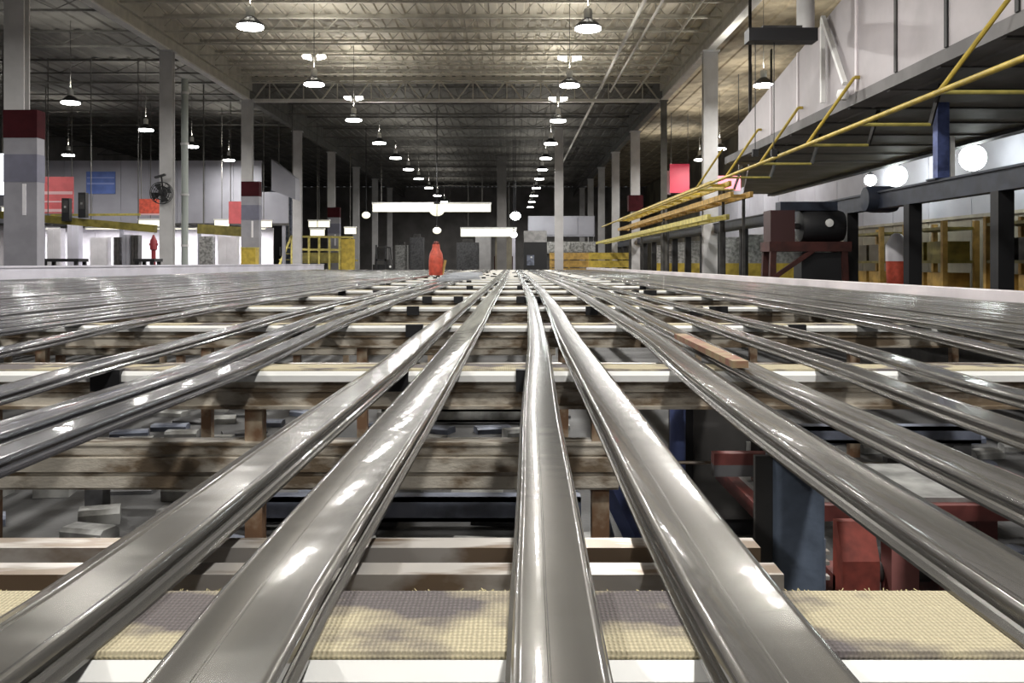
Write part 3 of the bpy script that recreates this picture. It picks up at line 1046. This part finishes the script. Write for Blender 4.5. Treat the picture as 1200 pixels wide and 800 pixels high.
# yellow conveyor rails in the distance, right
for k, (x_, z_, a, c, m, lab) in enumerate((
        (6.6, 2.20, 30, 70, M_yellowpale, 'pale yellow conveyor track low above the navy frame'),
        (7.1, 2.85, 29, 60, M_orange, 'ochre conveyor track under the far yellow rail'),
        (6.9, 3.35, 31, 58, M_yellow, 'bright yellow conveyor track nearest under the overhead oven'))):
    t = thing('conveyor_track', lab, 'conveyor', (x_, a, 0))
    for xx in (-.3, .3):
        MB().box(xx - .05, xx + .05, 0, c - a, z_ + .55, z_ + .72).build('side_rail', m, t)
    yy = .5
    while yy < c - a:
        MB().box(-.3, .3, yy, yy + .12, z_ + .57, z_ + .66).build('rung', m, t)
        yy += 2.0
    for yy in (1, (c - a) * .5, c - a - 1):
        MB().bar((.3, yy, 0), (.3, yy, z_ + .56), .09).build('support', M_darkgrey, t)

# red signs and lit sign at right
for (x0, y0, x1, y1, d, m, lab) in (
        (785, 192, 808, 226, 60, M_glow2, 'bright red banner hanging behind the pale column'),
        (838, 206, 868, 223, 47.5, M_glow, 'glowing pink-red sign under the yellow rail')):
    a, c = P(x0, y0, d), P(x1, y1, d)
    t = thing('hanging_sign', lab, 'sign', (0, d, 0))
    MB().box(a.x, c.x, 0, .06, c.z, a.z).build('panel', m, t)
    for xx in (a.x + .1, c.x - .1):
        MB().bar((xx, .03, a.z), (xx, .03, ZH), .04).build('hanger', M_joistdark, t)
a, c = P(775, 200, 61), P(786, 228, 61)
tag(MB().box(a.x, c.x, 61, 61.06, c.z, a.z).build('white_notice', M_whitewall), 'white notice board beside the red banner', 'notice')
t = bpy.data.objects['white_notice']
MB().bar(((a.x + c.x) / 2, 61.03, a.z), ((a.x + c.x) / 2, 61.03, ZH), .04).build('hanger', M_joistdark, t)

# black hoist hanging from the roof at right
d = 19.5
a, c = P(875, 35, d), P(955, 50, d)
t = thing('hoist_bar', 'black horizontal hoist bar hanging on a grey tube from the brown roof', 'hoist', (0, d, 0))
MB().box(a.x, c.x, -.2, .2, c.z, a.z).build('bar', M_black, t)
MB().box(a.x + .3, c.x - .3, -.14, .14, a.z, a.z + .06).build('top_rail', M_darkgrey, t)
p = P(944, 30, d)
MB().bar((p.x, 0, a.z), (p.x, 0, ZH), .36, n=14).build('mast', M_col, t, 40)
for px, py in ((885, 175), (907, 175)):
    q = P(px, py, d)
    MB().bar((q.x, 0, q.z), (q.x, 0, c.z), .02, n=5).build('cable', M_black, t)
    MB().box(q.x - .06, q.x + .06, -.05, .05, q.z - .15, q.z).build('hook_block', M_black, t)

# ------------------------------------------------------------------ left side
D2 = 60.0
a, c = P(94, 188, D2), P(292, 188, D2)
t = thing('partition_wall', 'grey lavender partition wall behind the blue sign and the red signs', 'wall', (0, D2, 0))
xx = -34
while xx < -16.8:
    MB().box(xx + .01, xx + 1.79, 0, .15, 3.9, a.z).build('wall_panel', M_wall, t)
    xx += 1.8
while xx < -14.3:
    MB().box(xx + .01, min(xx + 1.79, -14.3), 0, .15, 3.9, 5.9).build('wall_panel', M_wall, t)
    xx += 1.8
MB().box(-34, -14.3, -.05, .2, 3.75, 3.9).build('lintel', M_darkgrey, t)
for xx in (-30, -25, -20, -14.6):
    MB().box(xx - .1, xx + .1, 0, .15, 0, 3.75).build('post', M_wall, t)


def sign(x0, y0, x1, y1, d, m, lab, stripe=None, legs=False):
    a, c = P(x0, y0, d), P(x1, y1, d)
    t = thing('wall_sign', lab, 'sign', (0, d, 0))
    MB().box(a.x, c.x, 0, .05, c.z, a.z).build('panel', m, t)
    if stripe:
        for s0, s1, mm in stripe:
            MB().box(a.x + .05, c.x - .05, -.015, .0, c.z + (a.z - c.z) * s0, c.z + (a.z - c.z) * s1).build('stripe', mm, t)
    if legs:
        for xx in (a.x + .1, c.x - .1):
            MB().bar((xx, .04, a.z), (xx, .04, ZH), .04).build('hanger', M_joistdark, t)
    return t


M_pale = mat('sign_pale', (.66, .42, .44), .6)
M_paleblue = mat('sign_paleblue', (.22, .28, .55), .6)
sign(51, 207, 86, 250, 50, M_redsign, 'two-part red banner with a pale stripe beside the maroon banded column',
     ((.52, .60, M_pale), (.04, .12, M_pale), (.3, .34, M_pale)), True)
sign(101, 201, 135, 227, D2 - .06, M_bluesign, 'blue rectangular sign with faint pale lines on the lavender wall', ((.42, .5, M_paleblue), (.7, .75, M_paleblue)))
sign(163, 233, 192, 252, 52, M_redbright, 'red sign with pale lower edge hanging beside the fan column', ((0, .1, M_pale),), True)
sign(268, 236, 287, 262, 55, M_redsign, 'small dull red sign hanging beside the third banded column', None, True)
sign(0, 180, 10, 228, 40, M_window, 'bright white lit window panel beside the maroon banded column', None, True)

# lit white room below the lintel
t = thing('white_room_wall', 'bright white room wall under the lavender partition', 'wall', (0, 63.0, 0))
xx = -34
while xx < -17:
    MB().box(xx + .02, xx + 1.98, 0, .1, 0, 3.7).build('panel', M_whitewall, t)
    xx += 2
MB().box(-34, -16.4, -2.6, .1, 3.9, 4.0).build('room_ceiling', M_whitewall, t)
for k, xx in enumerate((-31, -26.5, -22.0, -17.5)):
    t = thing('strip_light', 'ceiling strip light in the white room under the partition', 'lamp', (xx, 61.4, 3.62), 'strip lights in the white room')
    MB().box(-1.4, 1.4, -.12, .12, 0, .1).build('housing', M_white, t)
    MB().box(-1.35, 1.35, -.08, .08, -.06, 0).build('tube', M_tube, t)
    L = bpy.data.lights.new('strip_area', 'AREA')
    L.shape = 'RECTANGLE'
    L.size, L.size_y = 2.6, .3
    L.energy = 170
    L.color = (1, .97, 1)
    place('strip_area', L, t, (0, -.3, -.1))
    MB().bar((0, 0, .1), (0, 0, .3), .05).build('stem', M_white, t)

# machines & furniture inside the lit zone
rr = random.Random(5)
items = [(66, 283, 16, 30, M_whitewall, 'white cabinet'), (88, 280, 13, 36, M_lav, 'lavender locker'), (118, 290, 20, 24, M_whitewall, 'white crate stack'),
         (150, 288, 9, 26, M_wall, 'grey locker'), (139, 290, 7, 24, M_darkgrey, 'dark locker'), (160, 288, 8, 25, M_darkgrey, 'black trolley box'),
         (243, 292, 15, 30, M_scrap, 'grey machine'), (268, 290, 22, 26, M_whitewall, 'white machine')]
for px, py, w, h, m, nm in items:
    d = 58.0
    p = P(px, py, d)
    wd = w * d / F_PX
    t = thing('storage_cabinet', '%s in front of the lit white room' % nm, 'cabinet', (p.x, d, 0))
    hz = CAM_Z + (308 - (py - h / 2)) * d / F_PX
    MB().box(-wd / 2, wd / 2, -.3, .3, .08, hz).build('body', m, t)
    MB().box(-wd / 2 + .04, -.02, -.33, -.3, .15, hz - .08).build('door', m, t)
    MB().box(.02, wd / 2 - .04, -.33, -.3, .15, hz - .08).build('door', m, t)
    MB().box(-wd / 2 + .03, wd / 2 - .03, -.25, .25, 0, .08).build('plinth', M_darkgrey, t)
M_red2 = mat('deep_red_paint', (.30, .03, .04), .5)
p = P(180, 285, 55)
t = thing('red_standpipe', 'red standpipe in front of the white room beside the fan column', 'standpipe', (p.x, 55, 0))
MB().lathe([(.12, 0), (.12, 2.1), (.2, 2.15), (.2, 2.65), (.12, 2.8), (.05, 3.0)], n=14).build('body', M_red2, t, 40)
MB().bar((-.24, 0, 2.45), (.24, 0, 2.45), .14, n=10).build('outlet', M_red2, t, 40)
p = P(18, 300, 27)
t = thing('maroon_valve_stand', 'maroon valve stand with pale cap beside the banded column', 'valve', (p.x, 27, 0))
MB().lathe([(.14, 0), (.12, 1.1), (.2, 1.15), (.2, 1.65), (.12, 1.75)], n=14).build('body', M_maroon, t, 40)
MB().lathe([(.08, 1.75), (.1, 1.85), (.06, 1.98)], n=12).build('cap', M_whitewall, t, 40)
MB().lathe([(.02, -.03), (.2, -.02), (.2, .02), (.02, .03)], (.05, -.24, 1.4), n=16, axis='Y').build('hand_wheel', M_red, t, 40)
MB().bar((.05, -.24, 1.4), (.05, -.1, 1.4), .05, n=8).build('spindle', M_darkgrey, t)
# low tables behind the kerb
for px0, px1, py, d, lab in ((54, 98, 304, 34, 'low black work table just behind the lavender kerb'),
                             (161, 186, 304, 34, 'shorter low black work table beside the fan column')):
    a, c = P(px0, py, d), P(px1, py, d)
    t = thing('work_table', lab, 'table', (0, d, 0))
    MB().box(a.x, c.x, -.4, .4, a.z - .08, a.z + .03).build('table_top', M_black, t)
    for xx in (a.x + .12, c.x - .12):
        for yy in (-.33, .33):
            MB().box(xx - .06, xx + .06, yy - .05, yy + .05, 0, a.z - .08).build('leg', M_black, t)

# yellow crane rails in the left aisle
t = thing('crane_rail', 'thick olive yellow crane rail crossing the side aisle below the signs', 'crane rail', (0, 44, 0))
a, c = P(-40, 248, 44), P(192, 269, 44)
MB().bar((a.x, 0, a.z), (c.x, -1.0, c.z), .3, .34).build('rail', M_olive, t)
a, c = P(60, 252, 44), P(170, 252, 44)
MB().bar((a.x, 0, a.z), (c.x, -.6, c.z), .12, .1).build('upper_tube', M_yellowpale, t)
for px in (60, 110, 165):
    p = P(px, 255, 44)
    MB().bar((p.x, -.3, p.z - .3), (p.x, -.3, ZH), .035).build('hanger', M_joistdark, t)
t = thing('crane_rail', 'short olive yellow rail crossing beside the small dull red sign', 'crane rail', (0, 50, 0))
a, c = P(232, 268, 50), P(290, 272, 50)
MB().bar((a.x, 0, a.z), (c.x, 0, c.z), .2, .5).build('rail', M_olive, t)
MB().bar((a.x + .3, 0, a.z), (a.x + .3, 0, ZH), .06).build('hanger', M_joistdark, t)
MB().bar((c.x - .3, 0, c.z), (c.x - .3, 0, ZH), .06).build('hanger', M_joistdark, t)
# dark control boxes on the rail
for px, py, lab in ((84, 242, 'squat black control box on the olive crane rail'), (103, 238, 'tall black control box on the olive crane rail')):
    p = P(px, py, 43.6)
    t = thing('control_box', lab, 'control box', (p.x, 43.13, 0))
    z1 = p.z + (.35 if px < 100 else .45)
    MB().box(-.17, .17, -.15, .15, p.z - .7, z1).build('body', M_black, t)
    dr_ = MB().box(-.12, .12, -.17, -.15, p.z - .3, z1 - .1).build('door', M_darkgrey, t)
    MB().box(-.04, .04, -.2, -.17, p.z - .1, p.z).build('handle', M_scrap, dr_)
# lit fluorescent boxes behind the rail
for px0, px1, py, d, lab in ((163, 190, 261, 56, 'pale green lit strip light under the red sign'), (3, 9, 246, 56, 'short lit strip light behind the banded column'),
                             (252, 268, 261, 58, 'short lit strip light under the dull red sign'), (300, 318, 262, 58, 'lit strip light beside the third banded column'),
                             (362, 386, 262, 66, 'slanted lit strip light above the yellow stair platform'), (364, 380, 272, 64, 'shorter lit strip light above the yellow stair platform'),
                             (404, 417, 270, 66, 'small lit strip light beside the stair platform')):
    a, c = P(px0, py - 4, d), P(px1, py + 4, d)
    t = thing('strip_light', lab, 'lamp', (0, d, 0))
    MB().box(a.x, c.x, -.1, .1, c.z, a.z - .06).build('tube', M_tube, t)
    MB().box(a.x - .05, c.x + .05, -.14, .14, a.z - .06, a.z + .04).build('housing', M_white, t)
    MB().bar(((a.x + c.x) / 2, 0, a.z), ((a.x + c.x) / 2, 0, ZH), .04).build('hanger', M_joistdark, t)

# black wall fan on the plain column
d = D1 + BAY - .55
p = P(189, 226, d)
t = thing('wall_fan', 'black wall fan mounted on the plain grey column', 'fan', p)
ringm = MB()
N = 24
for rad, yy in ((.42, -.06), (.42, .10), (.26, -.1), (.26, .12)):
    for i in range(N):
        a0, a1 = 2 * math.pi * i / N, 2 * math.pi * (i + 1) / N
        ringm.bar((rad * math.cos(a0), yy, rad * math.sin(a0)), (rad * math.cos(a1), yy, rad * math.sin(a1)), .03, n=5)
for i in range(12):
    a0 = 2 * math.pi * i / 12
    ringm.bar((.05 * math.cos(a0), -.11, .05 * math.sin(a0)), (.42 * math.cos(a0), -.06, .42 * math.sin(a0)), .02, n=4)
g = ringm.build('guard', M_black, t)
for i in range(4):
    a0 = math.pi / 2 * i + .4
    u = Vector((math.cos(a0), 0, math.sin(a0)))
    v = Vector((-math.sin(a0), 0, math.cos(a0)))
    b = MB()
    q = [u * .08 - v * .05, u * .36 - v * .14, u * .38 + v * .14, u * .08 + v * .06]
    off = Vector((0, .05, 0))
    pts = [q[0] - off * .2, q[1] - off * .6, q[2] + off * .6, q[3] + off * .2]
    th = Vector((0, .015, 0))
    b.add(pts + [z + th for z in pts], [(0, 1, 2, 3), (7, 6, 5, 4), (0, 4, 5, 1), (1, 5, 6, 2), (2, 6, 7, 3), (3, 7, 4, 0)])
    b.build('blade', M_black, t)
MB().lathe([(.03, -.1), (.1, -.08), (.13, .1), (.12, .3), (.05, .34)], n=14, axis='Y').build('motor', M_black, t, 40)
MB().bar((.05, .28, 0), (XL - p.x - .05, .33, .25), .1).build('bracket_arm', M_black, t)
MB().bar((-.28, .1, .60), (.12, .1, .72), .16, .07).build('top_vane', M_black, t)
MB().bar((0, .2, .08), (-.05, .14, .66), .05).build('vane_stem', M_black, t)

# yellow stair platform
d = 63.0
t = thing('stair_platform', 'yellow steel stair platform with railings behind the lavender kerb', 'platform', (0, d, 0))


def L2(px, py, dd=0.0):
    q = P(px, py, d + dd)
    return Vector((q.x, dd, q.z))


zt = L2(340, 308).z
for dd in (0, 2.0):
    MB().bar(L2(324, 318, dd), L2(342, 276, dd), .13).build('stair_stringer', M_yellowpale, t)
    for py in (277, 292):
        MB().bar(L2(342, py, dd), L2(414, py + 1, dd), .14).build('handrail', M_yellowpale, t)
    for px in (342, 352, 362, 374, 386, 398, 410):
        q = L2(px, 277, dd)
        MB().bar((q.x, dd, 0), q, .13).build('railing_post', M_yellowpale, t)
q0, q1 = L2(342, 304), L2(414, 304)
MB().box(q0.x, q1.x, 0, 2.0, q0.z - .12, q0.z).build('deck', M_olive, t)
q0, q1 = L2(400, 280), L2(416, 310)
MB().box(q0.x, q1.x, -.12, -.04, q1.z - .5, q0.z).build('gate_panel', M_yellow, t)
q0, q1 = L2(343, 296), L2(398, 308)
MB().box(q0.x, q1.x, .06, .1, q1.z, q0.z).build('toe_panel', M_olive, t)
for k in range(5):
    py = 283 + k * 7
    q = L2(340 - k * 3.5, py)
    MB().box(q.x - .15, q.x + .12, 0, 2.0, q.z - .03, q.z + .02).build('tread', M_yellowpale, t)
# yellow block by column 3
p = P(293, 300, 46.9)
t = thing('yellow_bollard', 'squat yellow guard box at the foot of the third banded column', 'guard', (p.x, 46.9, 0))
MB().box(-.36, .36, -.33, .33, 0, CAM_Z + .72).build('body', M_yellow, t)
MB().box(-.38, .38, -.35, .35, CAM_Z + .72, CAM_Z + .78).build('cap', M_yellowpale, t)
# dark blue machine stacks left of the platform
for (x0, y0, x1, y1, d, m, lab) in ((318, 222, 343, 312, 68, M_slate, 'tall slate blue machine cabinet behind the stair platform'),
                                    (320, 262, 333, 312, 66.6, M_black, 'narrow black machine cabinet beside the slate blue one')):
    a, c = P(x0, y0, d), P(x1, y1, d)
    t = thing('machine_cabinet', lab, 'cabinet', (0, d, 0))
    MB().box(a.x, c.x, -.4, .4, 0, a.z).build('body', m, t)
    dr_ = MB().box(a.x + .08, c.x - .08, -.44, -.4, .3, a.z - .3).build('door', m, t)
    MB().box(c.x - .2, c.x - .14, -.48, -.44, a.z * .45, a.z * .6).build('handle', M_scrap, dr_)
# sloping grey duct behind column 4
t = thing('grey_duct', 'broad grey duct hanging beside the third and fourth columns', 'duct', (0, 56, 0))
a, c = P(318, 205, 56), P(346, 222, 56)
b = MB()
b.add([(a.x, 0, a.z + .95), (c.x, 0, c.z + .7), (c.x, 0, c.z - .6), (a.x, 0, a.z - .9)] +
      [(a.x, 1.2, a.z + .95), (c.x, 1.2, c.z + .7), (c.x, 1.2, c.z - .6), (a.x, 1.2, a.z - .9)],
      [(0, 1, 2, 3), (7, 6, 5, 4), (0, 4, 5, 1), (1, 5, 6, 2), (2, 6, 7, 3), (3, 7, 4, 0)])
b.build('duct_body', M_wall, t)
MB().bar((a.x + .3, .6, a.z), (a.x + .3, .6, ZH), .06).build('hanger', M_joistdark, t)
MB().bar((c.x - .3, .6, c.z), (c.x - .3, .6, ZH), .06).build('hanger', M_joistdark, t)

# forklift-like black truck
d = 66.0
p = P(449, 312, d)
t = thing('forklift', 'black forklift truck parked past the yellow stair platform', 'forklift', (p.x, d, 0))
MB().box(-.6, .6, -.9, .9, .35, 1.25).build('chassis', M_black, t)
MB().box(-.55, .55, -.2, .85, 1.25, 1.6).build('seat_deck', M_darkgrey, t)
for sx in (-1, 1):
    for sy in (-.6, .6):
        MB().lathe([(.05, -.12), (.33, -.11), (.35, 0), (.33, .11), (.05, .12)], (sx * .55, sy, .35), n=16, axis='X').build('wheel', M_black, t, 40)
    MB().box(sx * .32 - .06, sx * .32 + .06, -1.15, -1.0, .1, 2.6).build('mast_rail', M_black, t)
    MB().bar((sx * .5, -.5, 1.25), (sx * .45, -.3, 2.45), .07).build('roof_post', M_black, t)
    MB().bar((sx * .5, .7, 1.25), (sx * .45, .5, 2.45), .07).build('roof_post', M_black, t)
    MB().box(sx * .25 - .06, sx * .25 + .06, -2.0, -1.1, .12, .17).build('fork', M_darkgrey, t)
MB().box(-.5, .5, -.35, .55, 2.42, 2.5).build('overhead_guard', M_black, t)
MB().box(-.38, .38, -1.15, -1.0, 1.5, 1.62).build('mast_crossbar', M_black, t)
MB().box(-.38, .38, -1.17, -.88, .5, .62).build('carriage', M_black, t)
MB().lathe([(.01, -.05), (.08, -.04), (.08, 0)], (.62, -.92, 1.1), n=12, axis='Y').build('headlamp', M_white, t, 40)

# red tank
d = 30.0
p = P(511, 300, d)
t = thing('red_tank', 'red upright gas tank with narrow neck past the far cross beams', 'tank', (p.x, 61.6 * 0 + d, 0))
s_ = 1.0
MB().lathe([(.22, .967), (.23, 1.0), (.23, 1.45), (.20, 1.66), (.13, 1.80), (.11, 1.96)], n=18).build('body', M_redbright, t, 40)
MB().lathe([(.08, 1.94), (.09, 1.97), (.08, 2.03), (.04, 2.05)], n=12).build('valve', M_red, t, 40)
MB().bar((.2, -.05, .99), (.3, .0, 1.45), .08).build('hose', M_orange, t)
# pile of shiny offcut bundles at that spot
rr = random.Random(21)
for k in range(9):
    px, dd = 534 + 9 * (k % 3) + rr.uniform(-3, 3), 21.0 + 1.5 * k
    q = P(px, 320, dd)
    b = MB()
    b.bar((-.45, 0, .02), (.45, .1, .02), .06, .05)
    b.bar((-.40, .02, .055), (.42, .12, .055), .045, .03)
    o = b.build('bright_offcut', mat('bright_silver', (.72, .75, .80), .3, .4), None, None, (q.x, dd, ZBELT + .041))
    o.rotation_euler = (0, 0, rr.uniform(-.4, 1.2))
    tag(o, 'short bright silver offcut lying across profiles near the red tank', 'offcut', 'bright offcuts near the red tank')

# ------------------------------------------------------------------ far centre
for (x0, x1, y0, y1, d, lab) in ((437, 575, 238, 248, 66, 'long fluorescent tube light hanging across the hall'),
                                 (540, 605, 267, 277, 76, 'shorter fluorescent tube light low across the hall')):
    a, c = P(x0, y0, d), P(x1, y1, d)
    t = thing('tube_light', lab, 'lamp', (0, d, 0))
    MB().box(a.x, c.x, -.12, .12, c.z, a.z - .08).build('tube', M_tube, t)
    MB().box(a.x - .05, c.x + .05, -.16, .16, a.z - .08, a.z + .05).build('housing', M_white, t)
    for xx in (a.x + .6, c.x - .6):
        MB().bar((xx, 0, a.z), (xx, 0, ZH), .04).build('hanger', M_joistdark, t)
for (px, py, r, d, lab) in ((604, 253, 6, 70, 'round greenish white globe lamp near the far hall end'),
                            (602, 275, 4, 72, 'small round globe lamp below the greenish one'),
                            (512, 246, 9, 62, 'bright dome lamp in front of the long fluorescent tube'),
                            (429, 252, 5, 66, 'small white globe lamp beside the end of the long fluorescent tube'),
                            (512, 270, 5, 58, 'small slanted lamp above the red tank')):
    p = P(px, py, d)
    r_ = r * d / F_PX
    t = thing('globe_lamp', lab, 'lamp', p)
    MB().lathe([(r_ * math.sin(math.pi * i / 10) + .001, -r_ * .8 * math.cos(math.pi * i / 10)) for i in range(11)], n=16).build('globe', M_lensc if px > 590 else M_tube, t, 60)
    MB().lathe([(r_ * .4, r_ * .75), (r_ * .4, r_), (r_ * .1, r_ * 1.1)], n=12).build('cap', M_lampblk, t, 40)
    MB().bar((0, 0, r_), (0, 0, ZH - p.z), .05, n=5).build('hanging_rod', M_lampblk, t)
# grey press housing and black machine
for (x0, y0, x1, y1, d, m, lab) in ((619, 253, 697, 277, 74, M_wall, 'wide grey press housing at the far end of the table'),
                                    (640, 283, 698, 297, 72, M_scrap, 'low grey press bed under the grey housing')):
    a, c = P(x0, y0, d), P(x1, y1, d)
    t = thing('press_housing', lab, 'machine', (0, d, 0))
    MB().box(a.x, c.x, 0, 1.4, c.z, a.z).build('body', m, t)
    n = 4
    w = (c.x - a.x) / n
    for k in range(n):
        MB().box(a.x + k * w + .06, a.x + (k + 1) * w - .06, -.05, 0, c.z + .12, a.z - .12).build('panel', m, t)
    for xx in (a.x + .25, c.x - .25):
        MB().box(xx - .15, xx + .15, .3, .8, 0, c.z).build('leg', M_darkgrey, t)
d = 64.0
a, c = P(614, 275, d), P(641, 309, d)
t = thing('black_press', 'black machine block with sloped hood where the profiles end', 'machine', (0, d, 0))
MB().box(a.x, c.x, 0, 1.5, 0, a.z - .5).build('body', M_black, t)
b = MB()
b.extx([(0, a.z - .5), (1.5, a.z - .5), (1.5, a.z + .3), (.7, a.z + .3)], a.x, c.x)
b.build('hood', M_darkgrey, t)
cp_ = MB().box(a.x + .2, a.x + .7, -.05, 0, 1.2, 1.9).build('control_panel', M_slate, t)
MB().lathe([(.01, -.03), (.06, -.02), (.06, 0)], (a.x + .5, -.05, 1.75), n=10, axis='Y').build('button', M_white, cp_)
# yellow barriers at far right end of table
for k, (x0, x1, y0, y1, d, m) in enumerate(((644, 690, 297, 313, 67, M_orange), (690, 742, 295, 312, 66, M_yellow))):
    a, c = P(x0, y0, d), P(x1, y1, d)
    t = thing('guard_barrier', ('ochre' if k == 0 else 'yellow') + ' guard barrier of boards at the far table end', 'barrier', (0, d, 0))
    for j in range(3):
        z = .5 + j * .55
        MB().box(a.x, c.x, 0, .06, z, z + .48).build('board', m, t)
    for xx in (a.x + .1, (a.x + c.x) / 2, c.x - .1):
        MB().box(xx - .07, xx + .07, .06, .2, 0, 2.1).build('post', M_yellowpale, t)
# reddish and brown machines at the far centre-left
rr = random.Random(9)
specs = [(470, 300, 14, 26, M_scrap, 'dark grey'), (488, 295, 16, 34, M_scrapdark, 'charcoal'), (548, 297, 26, 26, M_scrapdark, 'low charcoal'),
         (566, 285, 18, 30, M_col, 'tall dark grey'), (590, 288, 20, 34, M_walltan, 'tan'), (590, 304, 22, 8, M_maroon, 'low maroon'),
         (600, 292, 8, 36, M_lav, 'narrow pale')]
for px, py, w, h, m, nm in specs:
    d = 92.0 + rr.uniform(-3, 8)
    p = P(px, py - h / 2, d)
    wd = w * d / F_PX
    t = thing('far_machine', nm + ' machine block at the far hall end', 'machine', (p.x, d, 0))
    MB().box(-wd / 2, wd / 2, 0, 1.2, 0, p.z).build('body', m, t)
    MB().box(-wd / 2 + .1, wd / 2 - .1, -.06, 0, .3, p.z - .2).build('front_panel', m, t)
    MB().box(-wd / 4, wd / 4, .2, .9, p.z, p.z + .35).build('top_box', M_darkgrey, t)
